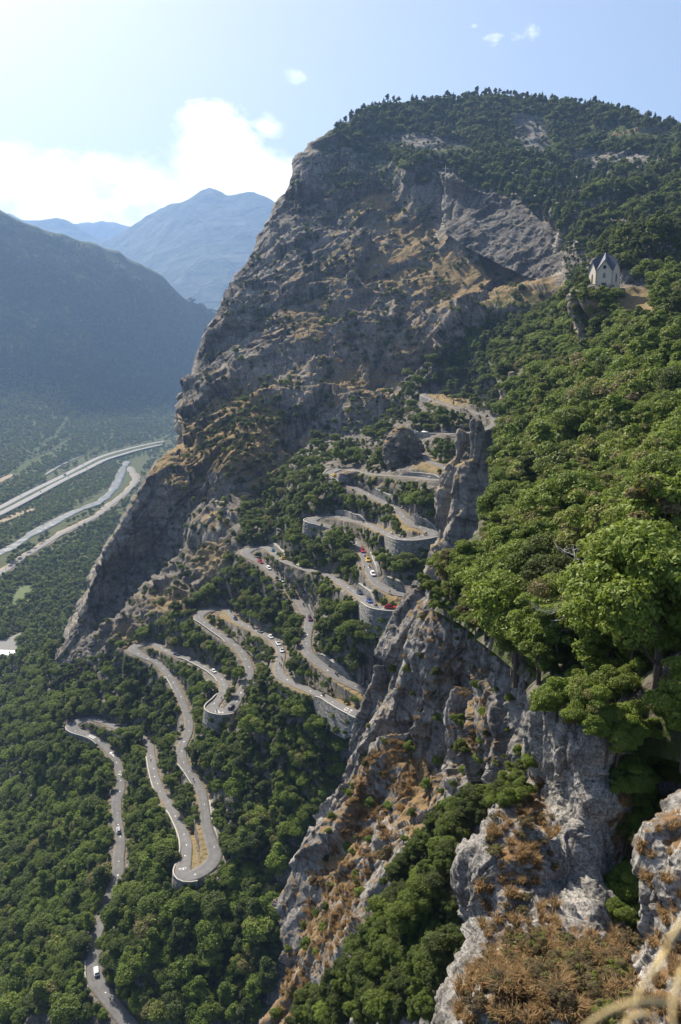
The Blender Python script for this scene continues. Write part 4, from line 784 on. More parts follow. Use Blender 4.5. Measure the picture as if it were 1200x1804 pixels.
scatter('near_shrub', pl('1080,1330 1190,1330 1200,1390 1130,1470 1100,1420'), 120, (1.0, 2.2), ['shrubnear'], (.60, .15), only=('foreground_crag', 'wooded_slope'), spr=.6, road=False)
scatter('near_shrub', pl('850,1380 940,1340 960,1380 870,1450'), 90, (1.2, 2.4), ['shrubnear'], (.55, .12), only=('rock_rib', 'foreground_crag'), spr=.6, road=False)
scatter('cliff_shrub', pl('660,232 850,245 990,200 1190,255 1180,305 900,300 660,268'), 400, (2.5, 5.5), ['shrub0', 'shrub1', 'mid2'], (.40, .15), only=('mountain_cliff',), spr=.9, road=False)
# trees standing on the skyline of the mountain, from its crest rows
_P = [q for q in SHEETS if q[0] == 'mountain_cliff'][0][2].reshape(-1, 900, 3); _x, _y, _d = proj(_P[14])
for c in np.where((_x > 585) & (_x < 1205))[0]:
    for rr in (15, 13, 10):
        if RNG.random() < .45:
            P = _P[rr, c]; H = RNG.uniform(6, 12)
            if free(P, H * .35): k = ['conmid', 'mid1', 'mid0', 'conmid', 'mid3'][int(RNG.integers(5))]; TREES.append((P[0], P[1], P[2] - .5, H / 8, RNG.uniform(0, 6.28), float(np.clip(RNG.normal(.3, .12), 0, .8)), k, float(proj(P)[2]), 'summit_wood'))
def hedge(a, b, side, offs, size, n, tint=(.5, .15), kinds=('shrub0', 'shrub1', 'mid2')):
    i, j = sorted((road_at(*a), road_at(*b))); sd = wall_side(i, j, side)
    for _ in range(n):
        k = int(RNG.integers(i, j + 1)); o = RNG.uniform(*offs); q = RC[k] + RN[k] * sd * (RW[k] + o); ok, loc, nm, _i, ob, _m = S.ray_cast(DG, Vector((q[0], q[1], q[2] + 25)), Vector((0, 0, -1)))
        if not ok or abs(loc.z - q[2]) > 14: continue
        P = np.array(loc); H = RNG.uniform(*size); kk = kinds[int(RNG.integers(len(kinds)))]
        if free(P, H * .55): TREES.append((P[0], P[1], P[2] - .1, H / (3.0 if kk.startswith(('shrub', 'heath')) else 8.0), RNG.uniform(0, 6.28), float(np.clip(RNG.normal(*tint), 0, .85)), kk, float(proj(P)[2]), 'hairpin_shrub'))
hedge((500, 1028), (545, 1088), 'right', (2.4, 6.5), (2.5, 4.8), 160)
hedge((474, 1003), (500, 1028), 'right', (2.6, 5), (1.2, 2.2), 30)
hedge((500, 990), (600, 1026), 'down', (1.2, 4), (1.5, 2.6), 60)
hedge((585, 840), (700, 905), 'down', (1.2, 5), (1.6, 3.0), 60)
hedge((645, 1059), (720, 1068), 'down', (1.5, 5), (2.5, 4.5), 40)
hedge((570, 1226), (640, 1260), 'down', (2.0, 7), (3, 5), 30)
for Pf in FACES:          # shrubs clinging to the rock faces
    for _ in range(70):
        i, j = int(RNG.integers(len(Pf))), int(RNG.integers(1, 13)); P = Pf[i, j]; H = RNG.uniform(1.2, 3.0)
        if vnoise(P[None] / 6., 5)[0] > -.1 and free(P, H * .6): TREES.append((P[0], P[1], P[2] - .3, H / 3.0, RNG.uniform(0, 6.28), float(np.clip(RNG.normal(.5, .2), 0, .9)), ['shrub0', 'shrub1'][int(RNG.integers(2))], float(proj(P)[2]), 'hairpin_shrub'))
TUFTS = []
def tufts(poly, n, size, only, normz=-1.0):
    xs = [p[0] for p in poly]; ys = [p[1] for p in poly]; X = RNG.uniform(min(xs), max(xs), n * 3); Y = RNG.uniform(min(ys), max(ys), n * 3); m = pip(X, Y, poly)
    for x, y in list(zip(X[m], Y[m]))[:n]:
        if vnoise(np.array([[x / 14., y / 14., 1.7]]), 31)[0] < -.12: continue
        h = cast(x, y)
        if h is None or h[2].name.split('.')[0] not in only or abs(h[1].z) < normz: continue
        P = h[0]; TUFTS.append((P[0], P[1], P[2], RNG.uniform(*size), RNG.uniform(0, 6.28), 0.5, 'tuft%d' % RNG.integers(2)))
tufts(pl('870,1440 960,1375 985,1420 1000,1480 960,1520 1000,1640 940,1720 860,1700 840,1560'), 150, (.45, .9), ('foreground_crag',))
tufts(pl('830,1700 1115,1640 1125,1804 790,1804'), 330, (.5, 1.1), ('foreground_crag',))
tufts(pl('1075,1340 1130,1330 1130,1480 1090,1560 1075,1450'), 200, (.5, 1.0), ('foreground_crag',))
tufts(pl('1125,1480 1200,1400 1200,1804 1100,1804'), 90, (.25, .5), ('pale_crag',), .1)
tufts(pl('690,1300 740,1330 700,1480 640,1560 600,1680 520,1800 470,1800 540,1600 600,1450 640,1330'), 900, (.7, 1.5), ('rock_rib',))
tufts(pl('740,1050 860,1080 860,1330 700,1330 700,1150'), 260, (.7, 1.4), ('rock_rib',), .15)
# valley woods, laid out on the ground, and the wooded mountain across the valley
VROADS = []

# ------------------------------------------------------------------ valley: motorway, river, roads, meadow
def gline(s, z=0.0, step=12): 
    p = np.array(pl(s)); return catmull(on_z(p[:, 0], p[:, 1], z), step)
def strip(name, s, hw, z, mat, cols=5, wob=0.0, crown=0.0):
    C = gline(s, z); T = tangents(C); N = np.stack([-T[:, 1], T[:, 0], 0 * T[:, 0]], -1); w = hw * (1 + wob * fbm(C / 40., 3, 301)) if wob else np.full(len(C), hw)
    o, _ = ribbon(name, C, N, w, mat, cols, 0.0, crown); prop(o, kind='structure'); VROADS.append((C, hw)); return C, T, N
M_CONC = plain('motorway_concrete', (.20, .196, .19), .8, var=.08, scale=.05)
M_VROAD = plain('valley_asphalt', (.17, .166, .16), .85, var=.15, scale=.06)
M_DIRT = plain('pale_dirt', (.27, .21, .135), .95, var=.25, scale=.08)
M_GREEN = plain('meadow_grass', (.09, .12, .04), .95, var=.3, scale=.1)
def water_mat():
    t = NT('river_water'); p = t.pos(); n = t.noise(t.map(p, (1, 1, 1)), .06, 6, .7, .8); n2 = t.noise(p, .5, 4, .7)
    c = t.ramp(t.math('ADD', n, t.math('MULTIPLY', t.math('SUBTRACT', n2, .5), .5)), [(.38, (.055, .065, .07)), (.50, (.12, .13, .135)), (.64, (.30, .30, .29))]); t.bsdf(c, .35, t.bump(n2, .5, .3), spec=.5); return t.m
M_WATER = water_mat()
MWU = '-60,921 0,894 54,866 108,840 152,817 180,804 217,793 258,783 290,777'; MWL = '-60,932 0,905 54,877 108,848 152,826.5 184,810.5 217,800 245,792 285,783'
for s, nm in ((MWU, 'motorway'), (MWL, 'motorway')):
    strip(nm, s, 8.2, 5.0, M_CONC)
C1 = gline(MWU, 4.6); C2 = gline(MWL, 4.6); n = min(len(C1), len(C2)); a1 = C1[np.linspace(0, len(C1) - 1, 120).astype(int)]; a2 = C2[np.linspace(0, len(C2) - 1, 120).astype(int)]
dv = a2 - a1; dv /= np.linalg.norm(dv, axis=1, keepdims=True); G = np.stack([a1 - dv * 22 - [0, 0, 4.8], a1 - dv * 9, a2 + dv * 9, a2 + dv * 24 - [0, 0, 4.8]]); e_ = link('motorway_embankment', mesh_np('motorway_embankment', G.reshape(-1, 3), grid_faces(4, 120), {'grass': np.full(480, .25), 'green': np.full(480, .55)}), M_FOREST_FLOOR); prop(e_, kind='structure')
RIVER = '-50,1003 0,974 22,964 54,942 87,924 130,902 173,885 195,867 207,848 214,831 220,821 224,812'
RV = strip('river', RIVER, 10, .5, M_WATER, wob=.35)[0]
RVR = '-50,1034 7,1006 43,980 76,960 108,940 141,924 173,907 195,889 217,872 234,855 240,842 233,831 228,822'
strip('riverside_road', RVR, 6, .9, M_VROAD)
strip('riverside_verge', RVR, 10, .5, M_DIRT, wob=.3)
strip('gravel_track', '-30,862 0,847 32,830 65,807 98,789 122,771', 8, 1.2, M_DIRT, wob=.4)
strip('side_road', '80,836 108,819 139,805 171,790', 4.5, 1.2, M_VROAD, wob=.3)
strip('gravel_track', '-40,938 0,920 40,903 60,896', 9, 1.3, M_DIRT, wob=.4)
def patch_on_ground(name, s, z, mat):
    P = on_z(*np.array(pl(s)).T, z); return flat_poly([[tuple(p) for p in P]], name, mat)
patch_on_ground('meadow', '37,1032 62,1031 61,1056 28,1074 11,1077 22,1052', 1.6, M_GREEN)
patch_on_ground('yard', '-40,1150 -40,1130 8,1127 36,1114 44,1118 30,1146', 1.8, M_VROAD)
# long shed with a pale roof at the foot of the slope
def box(bmx, x0, x1, y0, y1, z0, z1, bev=0.0):
    r = bmesh.ops.create_cube(bmx, size=1.0); bmesh.ops.scale(bmx, vec=(x1 - x0, y1 - y0, z1 - z0), verts=r['verts']); bmesh.ops.translate(bmx, vec=((x0 + x1) / 2, (y0 + y1) / 2, (z0 + z1) / 2), verts=r['verts'])
    if bev: bmesh.ops.bevel(bmx, geom=list({e for v in r['verts'] for e in v.link_edges}), offset=bev, segments=2, affect='EDGES')
    return r['verts']
def bmo(name, bmx, mats, parent=None, smooth=False):
    me = bpy.data.meshes.new(name); bmx.to_mesh(me); bmx.free()
    if smooth: me.polygons.foreach_set('use_smooth', np.ones(len(me.polygons), bool))
    return link(name, me, mats, parent)
sp = on_z(6, 1158, 1.0); shed = empty('shed', tuple(sp), rad(-6)); prop(shed, 'long green walled shed with a pale rounded roof beside a yard', 'shed')
bx = bmesh.new(); box(bx, -40, 15, -6, 6, -2, 4.2); bmo('wall', bx, plain('green_cladding', (.07, .26, .20), .6), shed)
bx = bmesh.new(); vs = []
for x in (-41, 16): vs.append([bx.verts.new((x, 7 * math.cos(a), 4.1 + 2.6 * math.sin(a))) for a in np.linspace(0, math.pi, 13)])
for i in range(12): bx.faces.new((vs[0][i], vs[0][i + 1], vs[1][i + 1], vs[1][i]))
for v in vs: bx.faces.new(v)
bmo('roof', bx, plain('pale_roof', (.60, .68, .66), .5), shed)
for k in range(3):
    bx = bmesh.new(); box(bx, -20 + 14 * k, -19 + 14 * k, -3.4, -2.4, 5.8, 7.6); bmo('roof_vent', bx, plain('dark_metal', (.05, .05, .055), .5), shed)
# poles along the riverside road
def pole():
    t = empty('street_lamp'); bx = bmesh.new(); tube(bx, [(0, 0, -.5), (0, 0, 5), (0, 0, 9)], [.22, .18, .12], 8); tube(bx, [(0, 0, 8.8), (.8, 0, 9.4), (2.0, 0, 9.5)], [.1, .09, .08], 6); bmo('post', bx, plain('grey_steel', (.25, .25, .25), .5, .6), t)
    bx = bmesh.new(); box(bx, 1.5, 2.7, -.2, .2, 9.35, 9.6, .04); bmo('lamp_head', bx, plain('lamp_grey', (.4, .4, .4), .5), t); return t
def dup(root, loc=None, rz=None):
    r = root.copy(); COL.objects.link(r)
    if loc is not None: r.location = loc
    if rz is not None: r.rotation_euler = (0, 0, rz)
    for ch in root.children:
        c = ch.copy(); COL.objects.link(c); c.parent = r
        for g in ch.children: q = g.copy(); COL.objects.link(q); q.parent = c
    return r
pr0 = pole()
for k, (x, y) in enumerate([(10, 1005), (21, 1000), (41, 986), (137, 928), (150, 922), (163, 913), (187, 900), (196, 885), (216, 873)]):
    o_ = pr0 if k == 0 else dup(pr0); o_.location = tuple(on_z(x, y, .8)); o_.rotation_euler = (0, 0, rad(110)); prop(o_, 'slender grey street lamp standing along the pale riverside road', 'street lamp', 'street lamps of the riverside road')
# woods
VS = np.vstack([np.column_stack([*proj(C)[:2], proj(C)[2], np.full(len(C), hw)]) for C, hw in VROADS])
VC = [(C[::2], hw) for C, hw in VROADS]
def vblock(P, H, r):
    for C, hw in VC:
        if (np.hypot(C[:, 0] - P[0], C[:, 1] - P[1]) < hw + .8 * r).any(): return True
    px, py, d = proj(P); s = FPX / d; m = (VS[:, 2] > d) & (np.abs(VS[:, 0] - px) < r * s * .8 + 1) & (VS[:, 1] < py) & (VS[:, 1] + .25 * VS[:, 3] * s * .3 > py - H * s)
    return m.any()
def vscatter(zone, poly, n, size, kinds, tint, sp, only=('valley_floor', 'wooded_mountain'), skip=(), keep=True):
    xs = [p[0] for p in poly]; ys = [p[1] for p in poly]; X = RNG.uniform(min(xs), max(xs), n * 3); Y = RNG.uniform(min(ys), max(ys), n * 3); m = pip(X, Y, poly)
    for s in skip: m &= ~pip(X, Y, s)
    for x, y in list(zip(X[m], Y[m]))[:n]:
        h = cast(x, y)
        if h is None or h[2].name.split('.')[0] not in only: continue
        P = h[0]; H = RNG.uniform(*size); r = .4 * H
        if keep and vblock(P, H, r): continue
        if not free(P, H * sp): continue
        k = kinds[int(RNG.integers(len(kinds)))]; TREES.append((P[0], P[1], P[2] - .03 * H, H / 8.0, RNG.uniform(0, 6.28), float(np.clip(RNG.normal(*tint), 0, 1)), k, float(proj(P)[2]), zone))
YARD = [pl('37,1032 62,1031 61,1056 28,1074 11,1077 22,1052'), pl('-40,1150 -40,1130 8,1127 36,1114 44,1118 30,1150 30,1166 -40,1170')]
vscatter('valley_wood', pl('-20,1010 60,985 110,955 200,895 245,850 262,800 330,740 340,800 240,900 110,1165 120,1200 -20,1210'), 3800, (7, 13), MID[:3] + FAR, (.54, .18), .55, only=('valley_floor', 'hillside', 'wooded_mountain'), skip=YARD)
vscatter('river_wood', pl('-20,985 0,915 60,890 150,830 230,805 260,785 262,800 220,815 205,850 120,900 50,935 0,968'), 2600, (7, 11), FAR, (.72, .14), .50)
vscatter('river_row', pl('8,1000 12,985 60,958 110,930 165,905 190,890 172,896 110,930 60,966 20,996'), 500, (8, 12), FAR, (.36, .08), .7, keep=False)
vscatter('valley_wood', pl('-20,860 0,650 150,690 320,712 330,760 270,778 180,798 60,858 -20,905'), 5200, (9, 15), FAR, (.80, .12), .50)
vscatter('mountain_wood', pl('-20,385 60,408 110,420 180,452 250,490 310,522 382,550 360,610 322,715 150,695 -20,660'), 6500, (16, 26), FAR + ['confar', 'confar'], (.30, .10), .55, only=('wooded_mountain',), keep=False)

# ------------------------------------------------------------------ the 300 largest trees one by one, the rest as one wood
TREES.sort(key=lambda t: -t[3] * 8 / t[7])
def name_of(k): return 'shrub' if k.startswith(('shrub', 'heath')) else ('pine_tree' if k.startswith('con') else 'broadleaf_tree')
ZN = {'right_near': 'on the near slope above the crags', 'right': 'on the wooded slope below the chapel', 'pinnacle_wood': 'in the wood round the topmost hairpin', 'lower_wood': 'in the wood around the lowest bends', 'hairpin_wood': 'between the legs of the hairpin road', 'hairpin_shrub': 'beside the hairpin road', 'chapel_shrub': 'on the crag under the chapel', 'right_edge': 'at the brink of the near wooded slope', 'gully': 'in the shaded gully below the rock rib', 'rib_shrub': 'on the rock rib', 'summit_wood': 'on the summit of the mountain', 'cliff_shrub': 'on a ledge of the big cliff', 'spur_shrub': 'on the rocky spur', 'near_shrub': 'on the foreground crag', 'valley_wood': 'on the valley floor', 'river_wood': 'between motorway and river', 'river_row': 'along the river', 'mountain_wood': 'on the mountain across the valley'}
def tintword(t, k):
    return 'dark green' if t < .33 else 'mid green' if t < .5 else 'fresh green' if t < .66 else 'yellow green' if t < .82 else 'rusty brown'
VEHN = []            # landmarks for the labels: (px, py, phrase)
LAND = [(1063, 480, 'the chapel'), (815, 860, 'the twin pinnacles'), (712, 795, 'the round rock knob'), (746, 696, 'the topmost hairpin'), (688, 1073, 'the red car hairpin'), (762, 938, 'the black motorbikes'), (432, 974, 'the light blue car'), (350, 1087, 'the third left hairpin'), (380, 1240, 'the round tower wall'), (235, 1140, 'the second left hairpin'), (127, 1279, 'the lowest left hairpin'), (330, 1540, 'the painted letters'), (170, 1712, 'the lowest lone car'), (209, 1460, 'the tree shaded car'), (585, 835, 'the yellow car'), (550, 915, 'the fourth left hairpin'), (640, 1261, 'the white coped wall'), (495, 1140, 'the white car file'), (540, 1110, 'the team cars'), (1000, 1250, 'the tall foreground crag'), (860, 1500, 'the crag lip'), (1150, 1560, 'the pale right rock'), (740, 1060, 'the rock rib top'), (520, 1600, 'the rock rib foot'), (60, 1055, 'the meadow'), (10, 1150, 'the green shed'), (610, 420, 'the cliff ledges'), (785, 300, 'the cliff top cross'), (895, 690, 'the white rock tooth'), (1180, 1150, 'the right frame edge'), (1180, 900, 'the open wood at right'), (1000, 850, 'the slope by the pinnacles'), (950, 1050, 'the rib edge'), (20, 1500, 'the left frame edge'), (60, 1700, 'the bottom left corner'), (300, 1720, 'the bottom wood'), (450, 1450, 'the ravine')]
def direction(dx, dy):
    h = 'left of' if dx < -abs(dy) * .6 else 'right of' if dx > abs(dy) * .6 else ''
    v = 'above' if dy < -abs(dx) * .6 else 'below' if dy > abs(dx) * .6 else ''
    if h and v: return {'left of': 'up left of', 'right of': 'up right of'}[h] if v == 'above' else {'left of': 'down left of', 'right of': 'down right of'}[h]
    return v or h or 'beside'
IND = []; REST = []
cnt = {}
for t in TREES:
    nm = name_of(t[6]); c = cnt.get(nm, 0); lim = {'broadleaf_tree': 285, 'shrub': 120, 'pine_tree': 12}[nm]
    px, py, d = proj(np.array(t[:3]))
    if c < lim and t[8] != 'gully' or (t[8] == 'gully' and c < lim): IND.append((t, nm)); cnt[nm] = c + 1
    else: REST.append(t)
used = {}
for t, nm in IND:
    x, y, z, sc, rot, ti, k, d, zone = t; cm, tm = KINDS[k]; r = empty(nm, (x, y, z), rot); r.scale = (sc,) * 3; c = link('crown', cm, None, r); c['tint'] = ti; link('trunk', tm, None, r)
    px, py, _ = proj(np.array([x, y, z + 4 * sc])); L = min(LAND, key=lambda q: (q[0] - px) ** 2 + (q[1] - py) ** 2); H = sc * (3 if nm == 'shrub' else 8)
    size = ('tiny' if H < 1.2 else 'low' if H < 2 else 'bushy') if nm == 'shrub' else ('small' if H < 5.2 else 'middling' if H < 7.2 else 'tall'); kindw = {'broadleaf_tree': 'tree', 'shrub': 'shrub', 'pine_tree': 'pine'}[nm]; form = {'0': 'round crowned', '1': 'upright', '2': 'spreading', '3': 'ragged', '4': 'broad'}.get(k[-1], 'dense') if nm == 'broadleaf_tree' else 'dense'
    lab = '%s %s %s %s %s' % (tintword(ti, k), form if nm == 'broadleaf_tree' else size, kindw, direction(px - L[0], py - L[1]), L[2])
    used.setdefault(lab, []).append((r, px, py)); prop(r, lab, 'shrub' if nm == 'shrub' else 'tree', {'shrub': 'shrubs ', 'pine_tree': 'pines ', 'broadleaf_tree': 'trees '}[nm] + ZN[zone])
for lab, L in used.items():          # look-alikes by one landmark: tell them apart by their order
    if len(L) > 1:
        xs = [q[1] for q in L]; ys = [q[2] for q in L]; hor = max(xs) - min(xs) > max(ys) - min(ys); L.sort(key=lambda q: q[1] if hor else q[2]); n = len(L)
        W_ = {2: ('nearer the left', 'nearer the right') if hor else ('the upper one', 'the lower one'), 3: ('leftmost', 'middle', 'rightmost') if hor else ('topmost', 'middle', 'lowest')}
        for i, q in enumerate(L): q[0]['label'] = lab + ', ' + (W_[n][i] if n in W_ else ('%s from the %s' % (['first', 'second', 'third', 'fourth', 'fifth', 'sixth', 'seventh', 'eighth', 'ninth', 'tenth', 'eleventh', 'twelfth'][min(i, 11)], 'left' if hor else 'top')))
def wood(name, T, kinds, label):
    """one object: every remaining tree as an instance of its kind, through geometry nodes"""
    me = bpy.data.meshes.new(name); V = np.array([t[:3] for t in T], np.float32); me.vertices.add(len(V)); me.vertices.foreach_set('co', V.ravel()); me.update()
    for nm, ty, val in (('size', 'FLOAT', [t[3] for t in T]), ('turn', 'FLOAT', [t[4] for t in T]), ('tint', 'FLOAT', [t[5] for t in T]), ('sort', 'INT', [kinds.index(t[6]) for t in T])):
        a = me.attributes.new(nm, ty, 'POINT'); a.data.foreach_set('value', np.array(val, np.float32 if ty == 'FLOAT' else np.int32))
    o = link(name, me); prop(o, label, kind='stuff')
    g = bpy.data.node_groups.new(name, 'GeometryNodeTree'); g.interface.new_socket('Geometry', in_out='INPUT', socket_type='NodeSocketGeometry'); g.interface.new_socket('Geometry', in_out='OUTPUT', socket_type='NodeSocketGeometry')
    N = g.nodes.new; L = g.links.new; gi = N('NodeGroupInput'); go = N('NodeGroupOutput'); jo = N('GeometryNodeJoinGeometry')
    def at(nm, ty): n = N('GeometryNodeInputNamedAttribute'); n.data_type = ty; n.inputs['Name'].default_value = nm; return n.outputs['Attribute']
    si, tu, so = at('size', 'FLOAT'), at('turn', 'FLOAT'), at('sort', 'INT'); cx = N('ShaderNodeCombineXYZ'); L(tu, cx.inputs[2])
    for i, k in enumerate(kinds):
        if not any(t[6] == k for t in T): continue
        src = next((c for t, nm in IND for c in () if 0), None); src = SRC[k]
        oi = N('GeometryNodeObjectInfo'); oi.inputs['Object'].default_value = src; oi.inputs['As Instance'].default_value = True; oi.transform_space = 'ORIGINAL'
        eq = N('FunctionNodeCompare'); eq.data_type = 'INT'; eq.operation = 'EQUAL'; L(so, eq.inputs[2]); eq.inputs[3].default_value = i
        ip = N('GeometryNodeInstanceOnPoints'); L(gi.outputs[0], ip.inputs['Points']); L(eq.outputs[0], ip.inputs['Selection']); L(oi.outputs['Geometry'], ip.inputs['Instance']); L(cx.outputs[0], ip.inputs['Rotation']); L(si, ip.inputs['Scale']); L(ip.outputs[0], jo.inputs[0])
    L(jo.outputs[0], go.inputs[0]); md = o.modifiers.new('wood', 'NODES'); md.node_group = g; return o
SRC = {}
for ob in COL.objects:
    if ob.type == 'MESH' and ob.name.split('.')[0] == 'crown':
        for k, (cm, tm) in KINDS.items():
            if ob.data == cm and k not in SRC: SRC[k] = ob
ALLK = list(KINDS)
need = sorted({t[6] for t in REST})
for k in need:                        # a kind too small to be among the big trees: its largest member stands as a tree of its own
    if k not in SRC:
        t = next(t for t in REST if t[6] == k); REST.remove(t); x, y, z, sc, rot, ti, _, d, zone = t; r = empty(name_of(k), (x, y, z), rot); r.scale = (sc,) * 3; SRC[k] = link('crown', KINDS[k][0], None, r); SRC[k]['tint'] = ti; link('trunk', KINDS[k][1], None, r)
        px, py, _ = proj(np.array([x, y, z])); L = min(LAND, key=lambda q: (q[0] - px) ** 2 + (q[1] - py) ** 2); prop(r, 'far off %s %s growing %s %s' % (tintword(ti, k), 'pine' if 'con' in k else 'leafy tree', direction(px - L[0], py - L[1]), L[2]), 'tree', 'trees ' + ZN[zone])
wood('wood', [t for t in REST if name_of(t[6]) != 'shrub'], ALLK, 'mixed woodland of smaller trees covering the slopes, mountains and valley')
RS = [t for t in REST if name_of(t[6]) == 'shrub']
if RS: wood('undergrowth', RS, ALLK, 'low shrubs and bushes scattered over the slopes and ledges')
for k in ('tuft0', 'tuft1'):
    t = max((t for t in TUFTS if t[6] == k), key=lambda t: t[3]); TUFTS.remove(t); o = link('grass_tuft', KINDS[k][0]); o.location = t[:3]; o.scale = (t[3],) * 3; o.rotation_euler = (0, 0, t[4]); SRC[k] = o; px, py, _ = proj(np.array(t[:3])); L = min(LAND, key=lambda q: (q[0] - px) ** 2 + (q[1] - py) ** 2); prop(o, 'large tuft of dry straw coloured grass %s %s' % (direction(px - L[0], py - L[1]), L[2]), 'grass tuft', 'large dry grass tufts')
wood('dry_grass', TUFTS, list(KINDS), 'dry brown grass tufts covering ledges of the crags')
print('TREES', len(TREES), cnt, {z: sum(t[8] == z for t in TREES) for z in ZN})

# ------------------------------------------------------------------ chapel of six gables on its terrace
def M4(x): return (x[0], x[1], x[2])
M_PLASTER = plain('cream_plaster', (.62, .55, .44), .9, var=.12, scale=.5); M_SLATE = plain('blue_slate', (.045, .055, .085), .45, var=.25, scale=1.2, spec=.5)
M_DARK = plain('dark_opening', (.012, .012, .014), .5); M_QUOIN = plain('quoin_stone', (.36, .32, .27), .9, var=.2, scale=1.0); M_TRIM = plain('pale_trim', (.5, .47, .42), .8)
CB = unproj(1063, 511, 344); vdir = math.atan2(CAM[1] - CB[1], CAM[0] - CB[0])
ch = empty('chapel', tuple(CB), vdir + math.pi / 2); prop(ch, 'cream six gabled chapel with a pointed blue slate roof on the crag', 'chapel')
# local frame: front faces -y
SA, EV, GB, AP = 6.5, 7.9, 12.0, 15.6; RI = SA * math.sqrt(3) / 2
corner = lambda k, r=1.0: Vector((SA * r * math.cos(rad(-120 + 60 * k)), SA * r * math.sin(rad(-120 + 60 * k)), 0))
bx = bmesh.new()
for k in range(6):
    a, b = corner(k), corner(k + 1); up = Vector((0, 0, 1)); m = (a + b) / 2
    bx.faces.new([bx.verts.new(p) for p in (a - up * 2.5, b - up * 2.5, b + up * EV, m + up * GB, a + up * EV)])
bmo('wall', bx, M_PLASTER, ch)
bx = bmesh.new()
for k in range(6):
    a, b = corner(k, 1.06) + Vector((0, 0, EV - .55)), corner(k + 1, 1.06) + Vector((0, 0, EV - .55)); m = (corner(k, 1.07) + corner(k + 1, 1.07)) / 2 + Vector((0, 0, GB + .12)); ap = Vector((0, 0, AP))
    for tri in ((a, m, ap), (m, b, ap)):
        for dz in (0.0,): bx.faces.new([bx.verts.new(p + Vector((0, 0, .12))) for p in tri])
    for p, q in ((a, m), (m, b)): bx.faces.new([bx.verts.new(v) for v in (p + Vector((0, 0, .12)), q + Vector((0, 0, .12)), q - Vector((0, 0, .32)), p - Vector((0, 0, .32)))])
rf = bmo('roof', bx, M_SLATE, ch)
bx = bmesh.new(); tube(bx, [(0, 0, AP - .3), (0, 0, AP + 1.1)], [.10, .05], 6); bmo('finial', bx, M_SLATE, rf)
for k in range(6):
    c = corner(k, 1.008); bx = bmesh.new()
    for j in range(13):
        w = .55 if j % 2 else .38; s = bmesh.ops.create_cube(bx, size=1.0); bmesh.ops.scale(bx, vec=(w, w, .57), verts=s['verts']); bmesh.ops.rotate(bx, verts=s['verts'], matrix=Matrix.Rotation(rad(-120 + 60 * k), 3, 'Z')); bmesh.ops.translate(bx, verts=s['verts'], vec=(c.x * .965, c.y * .965, .3 + .59 * j))
    bmo('quoin', bx, M_QUOIN, ch)
def on_face(k, pts, off=.05):      # pts (x across, z) on side k
    a, b = corner(k), corner(k + 1); m = (a + b) / 2; t = (b - a).normalized(); n = Vector((m.x, m.y, 0)).normalized(); return [m + t * x + n * off + Vector((0, 0, z)) for x, z in pts]
def arch(w, z0, z1): return [(-w / 2, z0), (w / 2, z0), (w / 2, z1 - w * .9), (w * .33, z1 - w * .4), (0, z1), (-w * .33, z1 - w * .4), (-w / 2, z1 - w * .9)]
def face_part(name, k, pts, mat, off, parent): bx = bmesh.new(); bx.faces.new([bx.verts.new(p) for p in on_face(k, pts, off)]); return bmo(name, bx, mat, parent)
circ = lambda r, z: [(r * math.cos(a), z + r * math.sin(a)) for a in np.linspace(0, 2 * math.pi, 17)[:-1]]
fr = face_part('round_window', 0, circ(.95, 9.0), M_TRIM, .04, ch); face_part('pane', 0, circ(.72, 9.0), M_DARK, .07, fr)
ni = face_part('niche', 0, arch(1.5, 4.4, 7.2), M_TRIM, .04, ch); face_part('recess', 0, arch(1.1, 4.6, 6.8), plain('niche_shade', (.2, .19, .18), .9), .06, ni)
bx = bmesh.new(); tube(bx, [on_face(0, [(0, 4.65)], .2)[0], on_face(0, [(0, 5.3)], .2)[0], on_face(0, [(0, 5.75)], .2)[0], on_face(0, [(0, 6.15)], .2)[0]], [.26, .22, .12, .13], 8); prop(bmo('statue', bx, plain('white_statue', (.7, .68, .65), .7), None), 'small pale statue in the niche above the chapel door', 'statue').matrix_world = ch.matrix_world
df = face_part('door', 0, [(-1.05, -.1), (1.05, -.1), (1.05, 2.75), (-1.05, 2.75)], M_QUOIN, .045, ch); face_part('doorway', 0, [(-.8, 0), (.8, 0), (.8, 2.5), (-.8, 2.5)], M_DARK, .075, df)
for k in (1, 5):
    w_ = face_part('window', k, arch(1.3, 2.9, 6.9), M_TRIM, .04, ch); face_part('pane', k, arch(.9, 3.2, 6.5), M_DARK, .07, w_)
# terrace wall below the chapel
M_TWALL = rock_mat('terrace_stone_shaded', 4, (.05, .05, .05), (.10, .098, .095), (.17, .165, .155), (.1, .09, .06), (.08, .08, .05), (.05, .06, .02), .2)  # stone colour kept dark to paint in the shade of the terrace front
tw = empty('terrace_wall', tuple(CB), vdir + math.pi / 2); prop(tw, 'grey retaining wall of the terrace under the chapel front', 'terrace wall')
bx = bmesh.new(); aa = np.linspace(rad(190), rad(350), 26); rows = []
for r, z in ((8.6, .0), (8.6, .35), (9.0, .35), (9.4, -3.0)): rows.append([bx.verts.new((r * math.cos(a), .86 * r * math.sin(a), z)) for a in aa])
for A, B in zip(rows, rows[1:]):
    for i in range(25): bx.faces.new((A[i], A[i + 1], B[i + 1], B[i]))
bmo('masonry', bx, M_TWALL, tw)
bx = bmesh.new(); v = [bx.verts.new((8.7 * math.cos(a), .86 * 8.7 * math.sin(a), .0)) for a in aa]; bx.faces.new(v + [bx.verts.new((9, 6, .05)), bx.verts.new((-9, 6, .05))]); bmo('paving', bx, M_DIRT, tw)
